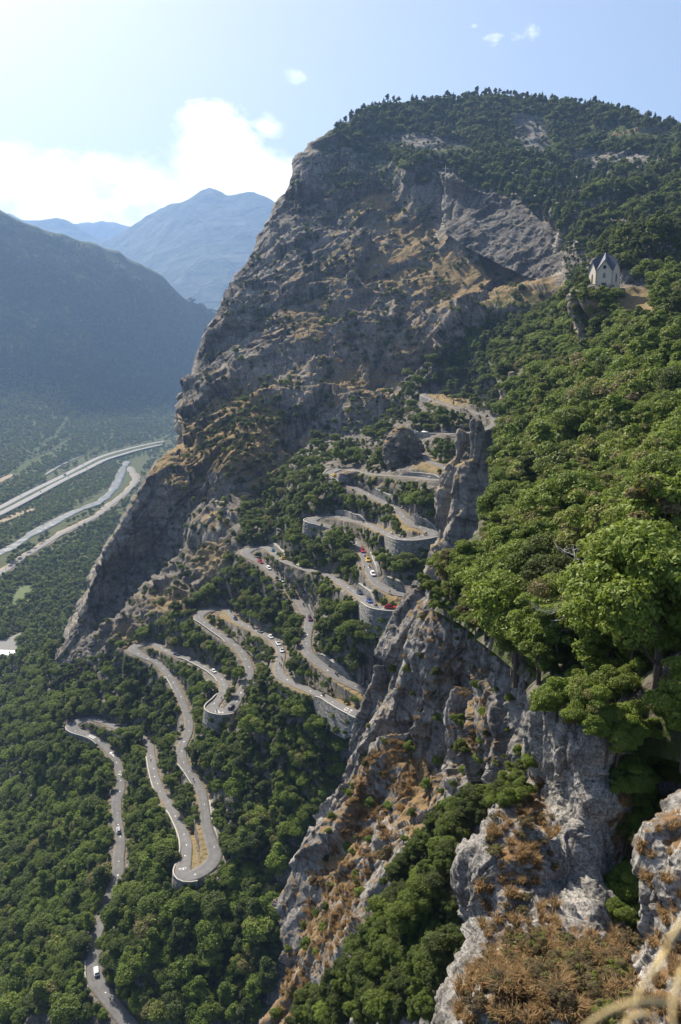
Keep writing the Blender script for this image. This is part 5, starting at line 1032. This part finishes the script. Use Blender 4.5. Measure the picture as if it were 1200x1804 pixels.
# iron cross on the cliff edge, white slab on the cliff meadow
h = cast(785, 312); p = h[0] if h else unproj(785, 310, 900); cr = empty('summit_cross', tuple(p)); prop(cr, 'tall thin white cross standing on the edge of the overhanging cliff', 'cross')
bx = bmesh.new(); tube(bx, [(0, 0, -2), (0, 0, 12)], [.45, .35], 6); bmo('post', bx, M_TRIM, cr); bx = bmesh.new(); tube(bx, [(-3.2, 0, 8.6), (3.2, 0, 8.6)], [.33, .33], 6); bmo('crossbar', bx, M_TRIM, cr)
h = cast(714, 382); p = h[0]; bx = bmesh.new(); box(bx, -3, 3, -.2, 2.6, 0, 2.4, .2); o = bmo('white_slab', bx, M_PAINT); o.location = tuple(p); o.rotation_euler = (rad(-35), 0, rad(12)); prop(o, 'small white rectangular slab lying on the cliff meadow', 'slab')
loftless = None

# ------------------------------------------------------------------ people
def skin_body(name, pts, edges, radii, root=0):
    me = bpy.data.meshes.new(name); me.from_pydata([Vector(p) for p in pts], edges, []); o = bpy.data.objects.new(name, me); COL.objects.link(o); sk = o.modifiers.new('s', 'SKIN'); sk.use_smooth_shade = True
    for i, r in enumerate(radii): me.skin_vertices[0].data[i].radius = (r, r) if not isinstance(r, tuple) else r; me.skin_vertices[0].data[i].use_root = i == root
    o.modifiers.new('u', 'SUBSURF').levels = 1; o.modifiers['u'].render_levels = 1; dg = bpy.context.evaluated_depsgraph_get(); m2 = bpy.data.meshes.new_from_object(o.evaluated_get(dg)); bpy.data.objects.remove(o); m2.name = name; return m2
SKIN = plain('skin', (.42, .26, .19), .6)
def cloth(n, c): return plain('cloth_' + n, c, .85)
CL = {'red': cloth('red', (.45, .03, .03)), 'blue': cloth('blue', (.05, .10, .32)), 'white': cloth('white', (.65, .65, .65)), 'black': cloth('black', (.02, .02, .022)), 'yellow': cloth('yellow', (.6, .42, .03)), 'green': cloth('green', (.06, .22, .08)), 'grey': cloth('grey', (.2, .2, .21)), 'pink': cloth('pink', (.55, .15, .25))}
HAIR = plain('hair', (.035, .022, .015), .7); HELM = plain('helmet_white', (.7, .7, .7), .3)
POSES = {}
def pose(nm):
    if nm == 'stand':
        P = [(0, 0, .95), (0, 0, 1.2), (0, 0, 1.42), (0, 0, 1.52), (0, .01, 1.66), (0, .01, 1.74), (.19, 0, 1.40), (.25, .02, 1.12), (.24, .10, .88), (-.19, 0, 1.40), (-.25, .02, 1.12), (-.24, .10, .88), (.10, 0, .90), (.11, .02, .5), (.11, 0, .08), (.12, .13, .04), (-.10, 0, .90), (-.11, .03, .5), (-.12, 0, .08), (-.13, .13, .04)]
        z = (.92, 1.47)
    elif nm == 'ride':   # seated on a motorbike or bicycle, arms to the bars (forward = +y)
        P = [(0, 0, .82), (0, .10, 1.05), (0, .22, 1.25), (0, .28, 1.34), (0, .33, 1.46), (0, .34, 1.53), (.19, .22, 1.22), (.27, .38, 1.02), (.25, .58, .98), (-.19, .22, 1.22), (-.27, .38, 1.02), (-.25, .58, .98), (.13, .02, .80), (.19, .38, .62), (.17, .20, .28), (.17, .33, .24), (-.13, .02, .80), (-.19, .38, .62), (-.17, .20, .28), (-.17, .33, .24)]
        z = (.86, 1.28)
    E = [(0, 1), (1, 2), (2, 3), (3, 4), (4, 5), (2, 6), (6, 7), (7, 8), (2, 9), (9, 10), (10, 11), (0, 12), (12, 13), (13, 14), (14, 15), (0, 16), (16, 17), (17, 18), (18, 19)]
    R = [.15, .15, .16, .06, .105, .08, .065, .05, .04, .065, .05, .04, .095, .07, .05, .04, .095, .07, .05, .04]
    return skin_body('person', P, E, R), z, P[4]
for nm in ('stand', 'ride'): POSES[nm] = pose(nm)
BODY = {}
def person(kind, top, bottom, loc, rz, label, group, helm=False, lift=0.0):
    key = (kind, top, bottom)
    if key not in BODY:
        me = POSES[kind][0].copy(); z0, z1 = POSES[kind][1]; me.materials.clear()
        for m in (SKIN, CL[top], CL[bottom]): me.materials.append(m)
        for f in me.polygons:
            c = f.center; f.material_index = 1 if z0 < c.z < z1 and not (kind == 'stand' and abs(c.x) > .2 and c.z < 1.15) else (2 if c.z <= z0 and not (kind == 'stand' and abs(c.x) > .2 and c.y > .05 and c.z > .8) else 0)
        BODY[key] = me
    r = link('person', BODY[key]); r.location = (loc[0], loc[1], loc[2] + lift); r.rotation_euler = (0, 0, rz); prop(r, label, 'person', group)
    if 'hair' + kind not in BODY:
        h = POSES[kind][2]; bx = bmesh.new(); s = bmesh.ops.create_icosphere(bx, subdivisions=2, radius=.125); bmesh.ops.translate(bx, verts=bx.verts, vec=(h[0], h[1] - .015, h[2] + .045)); bmesh.ops.delete(bx, geom=[v for v in bx.verts if v.co.z < h[2] + .0 and v.co.y > h[1] - .03], context='VERTS'); me = bpy.data.meshes.new('hair'); bx.to_mesh(me); bx.free(); BODY['hair' + kind] = me; m2 = me.copy(); me.materials.append(HAIR); m2.materials.append(HELM); BODY['helm' + kind] = m2
    link('helmet' if helm else 'hair', BODY[('helm' if helm else 'hair') + kind], None, r); return r

# ------------------------------------------------------------------ vehicles
GLASS = plain('car_glass', (.02, .025, .03), .08, spec=.8); TYRE = plain('tyre', (.02, .02, .02), .9); RIM = plain('rim', (.35, .35, .36), .35, .8); LAMPW = plain('headlamp', (.75, .75, .75), .15); LAMPR = plain('tail_lamp', (.35, .02, .02), .2)
PAINT = {n: plain('paint_' + n, c, .28, spec=.6) for n, c in dict(red=(.50, .015, .02), white=(.72, .72, .72), blue=(.03, .10, .32), navy=(.02, .035, .09), black=(.015, .015, .018), yellow=(.70, .42, .01), lime=(.45, .60, .25), sky=(.10, .36, .55), silver=(.45, .46, .48), purple=(.16, .03, .11), grey=(.16, .165, .17)).items()}
def lathe_x(bmx, c, r, w, seg=14):
    A = [bmx.verts.new((c[0] - w / 2, c[1] + r * math.cos(a), c[2] + r * math.sin(a))) for a in np.linspace(0, 2 * math.pi, seg, endpoint=False)]; B = [bmx.verts.new(v.co + Vector((w, 0, 0))) for v in A]
    for i in range(seg): bmx.faces.new((A[i], A[(i + 1) % seg], B[(i + 1) % seg], B[i]))
    bmx.faces.new(A[::-1]); bmx.faces.new(B)
def sections(bmx, S_):
    """loft of rounded rectangles (y, half width, z low, z high)"""
    R = []
    for y, w, a, b in S_:
        c = min(.18, (b - a) * .3, w * .3); R.append([bmx.verts.new((x, y, z)) for x, z in ((-w + c, a), (w - c, a), (w, a + c), (w, b - c), (w - c, b), (-w + c, b), (-w, b - c), (-w, a + c))])
    for A, B in zip(R, R[1:]):
        for i in range(8): bmx.faces.new((A[i], A[(i + 1) % 8], B[(i + 1) % 8], B[i]))
    bmx.faces.new(R[0][::-1]); bmx.faces.new(R[-1])
CARM = {}
def car_meshes():
    bx = bmesh.new(); sections(bx, [(-2.2, .72, .42, .82), (-2.1, .86, .30, .95), (-1.2, .90, .22, .98), (0, .91, .20, .95), (1.0, .90, .22, .92), (1.75, .87, .26, .80), (2.12, .74, .34, .68)]); sections(bx, [(-1.62, .60, 1.36, 1.44), (-1.3, .66, 1.38, 1.50), (-.2, .68, 1.40, 1.54), (.35, .64, 1.40, 1.49)]); m = bpy.data.meshes.new('body'); bx.to_mesh(m); bx.free(); CARM['body'] = m
    bx = bmesh.new(); sections(bx, [(-2.0, .74, .90, .96), (-1.62, .66, .90, 1.40), (-.2, .72, .90, 1.46), (.4, .68, .90, 1.42), (1.15, .74, .86, .94)]); m = bpy.data.meshes.new('window'); bx.to_mesh(m); bx.free(); CARM['window'] = m
    bx = bmesh.new(); lathe_x(bx, (0, 0, 0), .32, .22); m = bpy.data.meshes.new('wheel'); bx.to_mesh(m); bx.free(); CARM['wheel'] = m
    bx = bmesh.new(); lathe_x(bx, (0, 0, 0), .20, .235, 10); m = bpy.data.meshes.new('rim'); bx.to_mesh(m); bx.free(); CARM['rim'] = m
    bx = bmesh.new(); box(bx, -.16, .16, -.05, .05, -.07, .07, .02); m = bpy.data.meshes.new('lamp'); bx.to_mesh(m); bx.free(); CARM['lamp'] = m
    bx = bmesh.new()
    for y in (-1.1, .1): tube(bx, [(-.66, y, 1.58), (.66, y, 1.58)], [.03, .03], 5)
    for x in (-.6, 0, .6): tube(bx, [(x, -1.35, 1.62), (x, .35, 1.62)], [.03, .03], 5)
    for x in (-.6, .6):
        for y in (-1.1, .1): tube(bx, [(x, y, 1.44), (x, y, 1.6)], [.03, .03], 5)
    m = bpy.data.meshes.new('roof_rack'); bx.to_mesh(m); bx.free(); CARM['rack'] = m
    for k, mt in (('window', GLASS), ('wheel', TYRE), ('rim', RIM), ('rack', TYRE)): CARM[k].materials.append(mt)
    CARM['head'] = CARM['lamp'].copy(); CARM['head'].materials.append(LAMPW); CARM['tail'] = CARM['lamp'].copy(); CARM['tail'].materials.append(LAMPR)
car_meshes()
def torus(bmx, c, R, r, axis=0, seg=16, ss=5):
    G = []
    for a in np.linspace(0, 2 * math.pi, seg, endpoint=False):
        ring = []
        for b in np.linspace(0, 2 * math.pi, ss, endpoint=False): q = R + r * math.cos(b); ring.append(bmx.verts.new((c[0] + r * math.sin(b), c[1] + q * math.cos(a), c[2] + q * math.sin(a))))
        G.append(ring)
    for i in range(seg):
        for j in range(ss): bmx.faces.new((G[i][j], G[(i + 1) % seg][j], G[(i + 1) % seg][(j + 1) % ss], G[i][(j + 1) % ss]))
BIKE = {}
def bike_mesh():
    bx = bmesh.new()
    for y in (-.5, .5): torus(bx, (0, y, .34), .32, .022)
    m = bpy.data.meshes.new('wheels'); bx.to_mesh(m); bx.free(); m.materials.append(TYRE); BIKE['w'] = m
    bx = bmesh.new()
    for a, b in (((0, -.5, .34), (0, -.12, .30)), ((0, -.12, .30), (0, .36, .72)), ((0, -.22, .80), (0, .36, .80)), ((0, -.12, .30), (0, -.24, .95)), ((0, -.5, .34), (0, -.22, .8)), ((0, .36, .86), (0, .5, .34)), ((-.2, .44, .92), (.2, .44, .92))): tube(bx, [a, b], [.026, .026], 5)
    box(bx, -.06, .06, -.38, -.12, .94, .98, .01); m = bpy.data.meshes.new('frame'); bx.to_mesh(m); bx.free(); BIKE['f'] = m
bike_mesh(); BF = {}
def bicycle(col, loc, rz, label, group, parent_up=0.0, pitch=0.0):
    if col not in BF: BF[col] = BIKE['f'].copy(); BF[col].materials.append(PAINT[col])
    r = empty('bicycle', loc, rz); r.rotation_euler = (pitch, 0, rz); link('frame', BF[col], None, r); link('wheels', BIKE['w'], None, r); prop(r, label, 'bicycle', group); return r
CB_ = {}
def road_pose(px, py, off=0.0, up=True):
    i = road_at(px, py); v = np.array(unproj(px, py, 1.0)) - CAM; z = RC[i][2] + .05; p = CAM + v * ((z - CAM[2]) / v[2])
    lat = float((p - RC[i])[:2] @ RN[i][:2]); lat = max(-RW[i] + 1.1, min(RW[i] - 1.1, lat)) + off; along = float((p - RC[i])[:2] @ RT[i][:2]); j0, j1 = max(0, i - 4), min(len(RC) - 1, i + 4); g = (RC[j1][2] - RC[j0][2]) / max(1e-3, np.linalg.norm((RC[j1] - RC[j0])[:2]))
    q = RC[i] + RN[i] * lat + RT[i] * along; q[2] = RC[i][2] + .055 + g * along; t = RT[i] if up else -RT[i]; return q, math.atan2(t[1], t[0]) - math.pi / 2, math.atan(g) * (1 if up else -1)
def car(px, py, col, label, up=True, bikes=0, name='car', loc=None, rz=None, group='cars on the hairpin road', sc=1.0, roofcol=None):
    if loc is None: q, a, g = road_pose(px, py, up=up)
    else: q, a, g = loc, rz, 0.0
    r = empty(name, tuple(q)); r.rotation_euler = (g, 0, a); r.scale = (sc,) * 3; prop(r, label, 'car', group)
    if col not in CB_: CB_[col] = CARM['body'].copy(); CB_[col].materials.append(PAINT[col])
    link('body', CB_[col], None, r); link('window', CARM['window'], None, r)
    for x in (-.80, .80):
        for y in (-1.35, 1.32): w = link('wheel', CARM['wheel'], None, r); w.location = (x, y, .32); link('rim', CARM['rim'], None, w)
        h = link('headlight', CARM['head'], None, r); h.location = (x * .72, 2.07, .60); h = link('tail_light', CARM['tail'], None, r); h.location = (x * .82, -2.16, .76)
    if bikes:
        link('roof_rack', CARM['rack'], None, r); mw = Matrix.Translation(Vector(q)) @ Matrix.Rotation(a, 4, 'Z') @ Matrix.Rotation(g, 4, 'X')
        for k in range(bikes): x = -.5 + k * 1.0 / max(1, bikes - 1); p = mw @ Vector((x, -.45, 1.66)); b = bicycle(['black', 'red', 'white', 'yellow'][(k + int(px)) % 4] if col not in ('purple',) else 'purple', tuple(p), a, 'racing bicycle on the roof of the ' + ' '.join(label.replace(' carrying bicycles', '').split()[:9]), 'racing bicycles on the team cars', pitch=g)
    return r
CARS = [(170, 1713, 'white', 'lone white car with dark roof glass on the lowest visible stretch', True, 0), (209, 1464, 'silver', 'pale silver car under the trees of the shaded straight', True, 2),
 (377, 1184, 'white', 'white car beside the parapet left of the round tower wall', True, 0), (312, 1154, 'navy', 'dark car half behind a bush above the second left hairpin', True, 0), (408, 1247, 'black', 'black car at the inner edge of the tower hairpin', True, 0),
 (415, 1092, 'navy', 'dark blue car carrying bicycles just after the third left hairpin', True, 3), (459, 1114, 'grey', 'dark grey car carrying bicycles ahead of two white cars', True, 3), (477, 1124, 'white', 'plain white car between the grey car and the bend', True, 0), (490.5, 1136, 'white', 'white car with green stripe entering the bend', True, 2), (497, 1148, 'white', 'white and pink car last in the file at the bend', True, 2),
 (459, 991, 'red', 'red car carrying bicycles just below the left hairpin', False, 3), (473.5, 1002, 'white', 'white car with dark rear right behind the red car', False, 0), (497, 1024, 'white', 'white car in front of a motorbike on the long straight', False, 0), (522, 1053, 'black', 'black car carrying purple bicycles', False, 3), (546, 1091, 'purple', 'dark purple car carrying bicycles at the wall end', False, 3),
 (481, 971, 'sky', 'light blue car coming out of the left hairpin', False, 2), (498, 985, 'yellow', 'yellow car by the jutting rock after the left hairpin', False, 2), (527, 997, 'lime', 'pale lime green car on the open straight', False, 0),
 (634, 1046, 'navy', 'dark blue car carrying bicycles beside the white sunlit wall', True, 3), (651, 1061, 'blue', 'blue and white car carrying bicycles just before the hairpin', True, 3), (688, 1072, 'red', 'bright red car carrying bicycles broadside on the hairpin', True, 4),
 (639, 972, 'red', 'red car carrying bicycles in the tree shade below the bend', False, 3), (648.5, 988, 'yellow', 'yellow car carrying bicycles ahead of the white car', False, 3), (657, 1013, 'white', 'white car descending towards the red car hairpin', False, 0),
 (591, 840, 'yellow', 'yellow car beside the striped outcrop in the upper hairpin', True, 0), (735, 761, 'white', 'white car on top of the tall pale wall', True, 0), (761, 760, 'white', 'white car between two others high on the upper leg', True, 2), (789, 761, 'silver', 'pale pink striped car nearest the pinnacle on the upper leg', True, 3)]
for x, y, c, lab, up, nb in CARS: car(x, y, c, lab, up, nb, sc=1.0)
MOTO = {}
def moto_mesh():
    bx = bmesh.new()
    for y in (-.72, .72): torus(bx, (0, y, .31), .25, .075, seg=14, ss=6)
    m = bpy.data.meshes.new('wheels'); bx.to_mesh(m); bx.free(); m.materials.append(TYRE); MOTO['w'] = m
    bx = bmesh.new(); sections(bx, [(-1.0, .12, .72, .88), (-.6, .17, .55, .84), (0, .17, .35, .80), (.35, .2, .4, .98), (.62, .18, .65, 1.02), (.85, .08, .75, .92)]); tube(bx, [(-.34, .50, 1.02), (0, .58, .98), (.34, .50, 1.02)], [.03, .03, .03], 5); tube(bx, [(0, .6, .9), (0, .72, .31)], [.05, .04], 5); box(bx, -.42, .42, -.95, -.5, .5, .82, .05); m = bpy.data.meshes.new('body'); bx.to_mesh(m); bx.free(); MOTO['b'] = m
    bx = bmesh.new(); bx.faces.new([bx.verts.new(v) for v in ((-.2, .66, 1.0), (.2, .66, 1.0), (.14, .52, 1.32), (-.14, .52, 1.32))]); m = bpy.data.meshes.new('windscreen'); bx.to_mesh(m); bx.free(); m.materials.append(GLASS); MOTO['s'] = m
moto_mesh(); MB_ = {}
def motorbike(px, py, col, label, up=True, jacket='black'):
    q, a, g = road_pose(px, py, up=up)
    if col not in MB_: MB_[col] = MOTO['b'].copy(); MB_[col].materials.append(PAINT[col])
    r = empty('motorbike', tuple(q)); r.rotation_euler = (g, 0, a); link('body', MB_[col], None, r); link('wheels', MOTO['w'], None, r); link('windscreen', MOTO['s'], None, r); prop(r, label, 'motorbike', 'motorbikes on the hairpin road')
    person('ride', jacket, 'black', q, a, 'rider in %s on the %s' % (jacket, label[:70]), 'motorbike riders', helm=True)
MOTOS = [(407, 1079, 'black', 'black motorbike leaving the third left hairpin', True, 'black'), (446, 1106, 'black', 'black motorbike between two dark cars', True, 'black'), (506, 1036, 'black', 'black motorbike behind the white car on the straight', False, 'red'), (535, 1067, 'black', 'black motorbike below the black car', False, 'black'), (592.5, 1189, 'black', 'black motorbike near the shaded retaining wall', True, 'white'), (570, 1226, 'black', 'black motorbike on the leg with white coping', True, 'black'), (663, 1069, 'black', 'black motorbike right beside the red car', True, 'black'), (643, 981, 'navy', 'dark motorbike between the red and yellow cars', False, 'blue'), (651, 999, 'yellow', 'motorbike with yellow fairing behind the white car', False, 'yellow'), (640, 920, 'black', 'black motorbike below the pale upper wall', True, 'black'), (692, 940, 'white', 'white motorbike coming up to the bend', True, 'white'), (705, 946, 'silver', 'silver motorbike close to the inner verge', True, 'white'), (750, 943, 'black', 'big black motorbike leaning through the hairpin', True, 'black'), (733, 925, 'black', 'black motorbike just past the hairpin', True, 'white'), (685, 887, 'black', 'black motorbike on the leg below the pale wall', True, 'black'), (616, 853, 'navy', 'dark motorbike below the striped outcrop', True, 'blue'), (757, 842, 'white', 'white motorbike near the pinnacle foot', True, 'white')]
for x, y, c, lab, up, j in MOTOS: motorbike(x, y, c, lab, up, j)
def cyclist(px, py, col, jersey, label, up=True):
    q, a, g = road_pose(px, py, up=up); bicycle(col, tuple(q), a, 'bicycle ridden by the ' + label, 'bicycles ridden on the road', pitch=g); person('ride', jersey, 'black', q, a, label, 'cyclists', helm=True, lift=.12)
for x, y, c, j, lab in [(341, 1376, 'black', 'blue', 'lone cyclist in blue on the leg above the letters'), (495.5, 1161, 'white', 'white', 'cyclist in white behind the file of cars'), (498, 1165, 'red', 'red', 'cyclist in red behind the file of cars'), (493, 1172, 'black', 'green', 'cyclist in green in the tree shadow'), (497, 1175, 'black', 'yellow', 'cyclist in yellow in the tree shadow'), (266, 1342, 'black', 'black', 'cyclist in black in the wood shadow'), (127, 1273, 'black', 'red', 'cyclist in red at the lowest left hairpin'), (132, 1275, 'white', 'black', 'cyclist in black at the lowest left hairpin'), (764, 705, 'black', 'black', 'cyclist in black near the topmost hairpin'), (752, 692, 'white', 'white', 'cyclist in white in the topmost hairpin'), (843, 728, 'black', 'grey', 'cyclist in grey on the topmost leg'), (653, 1216, 'black', 'blue', 'cyclist in blue in front of the shaded wall'), (390, 1232, 'black', 'grey', 'cyclist in grey entering the tower hairpin')]: cyclist(x, y, c, j, lab)
def bystander(px, py, top, bottom, label, group='people by the road'):
    i = road_at(px, py); z = RC[i][2] + .05; p = unproj(px, py, (z - CAM[2]) / KZ(float(py))); h = cast(px, py); p = h[0] if h is not None and abs(h[0][2] - z) < 3 else p
    person('stand', top, bottom, p, random.uniform(0, 6.28), label, group)
for x, y, a, b, lab in [(687, 1047, 'black', 'grey', 'person in black on the verge above the red car'), (642, 1003, 'white', 'blue', 'person in white at the tree edge beside the yellow car'), (382, 1256, 'black', 'black', 'person in black leaning at the tower parapet'), (718, 903, 'blue', 'grey', 'person in blue beside the leg above the hairpin'), (714, 900, 'white', 'black', 'person in white beside the leg above the hairpin'), (739, 945, 'red', 'black', 'person in red on the inner verge of the hairpin'), (347, 1499, 'pink', 'white', 'person in pink on the dry verge by the letters'), (602, 912, 'grey', 'black', 'person in grey at the corner of the pale wall')]: bystander(x, y, a, b, lab)
tops = ['red', 'blue', 'white', 'black', 'green', 'grey', 'pink', 'yellow']; bots = ['black', 'grey', 'blue']
cmw = Matrix.Translation(Vector(CB)) @ Matrix.Rotation(vdir + math.pi / 2, 4, 'Z')
for k in range(18):
    x = -6.6 + k * .62 + random.uniform(-.2, .2); p = cmw @ Vector((x, -6.6 + random.uniform(-.3, .5) + .035 * x * x * .6, .06)); person('stand', tops[k % 8], bots[k % 3], p, random.uniform(0, 6.28), '%s clothed person, %s from the left in the row before the chapel' % (tops[k % 8], ['first', 'second', 'third', 'fourth', 'fifth', 'sixth', 'seventh', 'eighth', 'ninth', 'tenth', 'eleventh', 'twelfth', 'thirteenth', 'fourteenth', 'fifteenth', 'sixteenth', 'seventeenth', 'last'][k]), 'people in front of the chapel')
# traffic on the motorway
def mcar(px, py, line, col, label, sc=1.0, name='car'):
    C = gline(line, 5.12); x, y, _ = proj(C); i = int(np.argmin(np.hypot(x - px, y - py))); T = tangents(C)[i]; p = C[i] + np.array([-T[1], T[0], 0]) * 2.4; car(0, 0, col, label, loc=p, rz=math.atan2(T[1], T[0]) - math.pi / 2, group='cars on the motorway', sc=sc)
for x, y, l, c, lab in [(37, 874, MWU, 'white', 'white car on the upper motorway carriageway near the frame edge'), (135, 824, MWU, 'white', 'white car ahead of the lorry on the motorway'), (148, 818, MWU, 'silver', 'silver car farther along the upper carriageway'), (74, 866, MWL, 'black', 'black car alone on the lower motorway carriageway'), (121, 840, MWL, 'navy', 'dark car below the lorry on the lower carriageway'), (154, 825, MWL, 'black', 'dark car by the bushes on the lower carriageway')]: mcar(x, y, l, c, lab, 1.15)
C = gline(MWU, 5.12); x_, y_, _ = proj(C); i = int(np.argmin(np.hypot(x_ - 114, y_ - 837))); T = tangents(C)[i]; lo = empty('lorry', tuple(C[i] + np.array([-T[1], T[0], 0]) * -2), math.atan2(T[1], T[0]) - math.pi / 2); prop(lo, 'long dark lorry on the upper motorway carriageway', 'lorry')
bx = bmesh.new(); box(bx, -1.28, 1.28, -8, 4.4, 1.1, 4.0, .06); bmo('trailer', bx, PAINT['grey'], lo); bx = bmesh.new(); sections(bx, [(4.7, 1.2, .6, 3.4), (6.4, 1.2, .6, 3.3), (6.9, 1.1, .6, 2.2)]); bmo('cab', bx, PAINT['navy'], lo)
for x in (-1.1, 1.1):
    for y in (-6.8, -5.5, 2.6, 5.7): w = link('wheel', CARM['wheel'], None, lo); w.location = (x, y, .5); w.scale = (1.3, 1.55, 1.55)
# bleached dead trees among the green ones
def dead_tree(px, py, H, label, seed):
    h = cast(px, py)
    p = h[0]; rg = random.Random(seed); t = empty('dead_tree', tuple(p), rg.uniform(0, 6)); prop(t, label, 'dead tree'); bx = bmesh.new(); top = Vector((-.35 * H, rg.uniform(-.5, .5), H * .9)); tube(bx, [(0, 0, -.5), tuple(top * .5), tuple(top)], [.06, .045, .02], 6); bmo('trunk', bx, M_DEAD, t); bx = bmesh.new()
    for k in range(20):
        s = top * rg.uniform(.35, .95); a = rg.uniform(0, 6.28); L = H * rg.uniform(.15, .4); d = Vector((math.cos(a), math.sin(a), rg.uniform(.1, .7))); m = s + d * L * .5; e = s + d * L + Vector((rg.uniform(-.2, .2), rg.uniform(-.2, .2), rg.uniform(-.1, .4))); tube(bx, [s, m, e], [.028, .018, .008], 5)
        for j in range(3): q = s.lerp(e, rg.uniform(.4, .95)); tube(bx, [q, q + Vector((rg.uniform(-1, 1), rg.uniform(-1, 1), rg.uniform(0, 1))) * L * .3], [.013, .006], 4)
    bmo('branches', bx, M_DEAD, t)
M_DEAD = plain('bleached_wood', (.42, .40, .37), .9, var=.2, scale=4)
dead_tree(985, 1150, 4.0, 'bleached bare dead tree standing out of the shrubs above the rock rib', 1); dead_tree(1042, 1085, 4.6, 'tall grey dead tree among the bushes of the near wooded slope', 2)
# tall dry grass at the viewer's feet
M_STRAW = plain('straw', (.55, .42, .20), .8, var=.2, scale=30)
gp = CAM + np.array([0, 0, 0]); 
def stalk(pts, r, label):
    P = catmull(np.array([unproj(x, y, d) for x, y, d in pts]), .01); bx = bmesh.new(); n = len(P); tube(bx, [tuple(p) for p in P], list(np.interp(np.linspace(0, 1, n), [0, .3, .8, 1], [r, r * .7, r * 1.6, r * .2])), 6); o = bmo('grass_stalk', bx, M_STRAW, None, True); prop(o, label, 'grass', 'dry grass stalks at the viewpoint')
stalk([(1085, 1900, .62), (1120, 1760, .64), (1150, 1715, .66), (1180, 1660, .68), (1215, 1600, .70)], .0017, 'blurred straw stalk bending up to the right frame edge')
stalk([(980, 1880, .60), (1030, 1810, .62), (1080, 1778, .63), (1130, 1765, .64), (1200, 1770, .66)], .0019, 'blurred straw stalk arching low along the bottom right corner')
stalk([(1210, 1890, .58), (1185, 1800, .60), (1195, 1730, .62), (1230, 1650, .64)], .0017, 'blurred straw stalk nearest the right frame edge')
stalk([(1050, 1900, .7), (1075, 1830, .7), (1120, 1790, .72), (1160, 1790, .74)], .0013, 'thin blurred straw stalk between two thicker ones')

HAZE = 0.95e-4
# ------------------------------------------------------------------ the hazy air of the valley
bm = bmesh.new(); bmesh.ops.create_cube(bm, size=1.0); me = bpy.data.meshes.new('haze'); bm.to_mesh(me); bm.free()
hz = link('haze', me); hz.scale = (32000, 32000, 2760); hz.location = (0, 11000, 2760 / 2 - 180); prop(hz, kind='stuff')
hm = bpy.data.materials.new('haze_air'); hm.use_nodes = True; ht = hm.node_tree; ht.nodes.clear()
ho = ht.nodes.new('ShaderNodeOutputMaterial'); hv = ht.nodes.new('ShaderNodeVolumePrincipled')
hv.inputs['Color'].default_value = (.34, .56, 1, 1); hv.inputs['Density'].default_value = HAZE; hv.inputs['Anisotropy'].default_value = .25
ht.links.new(hv.outputs[0], ho.inputs['Volume']); me.materials.append(hm)
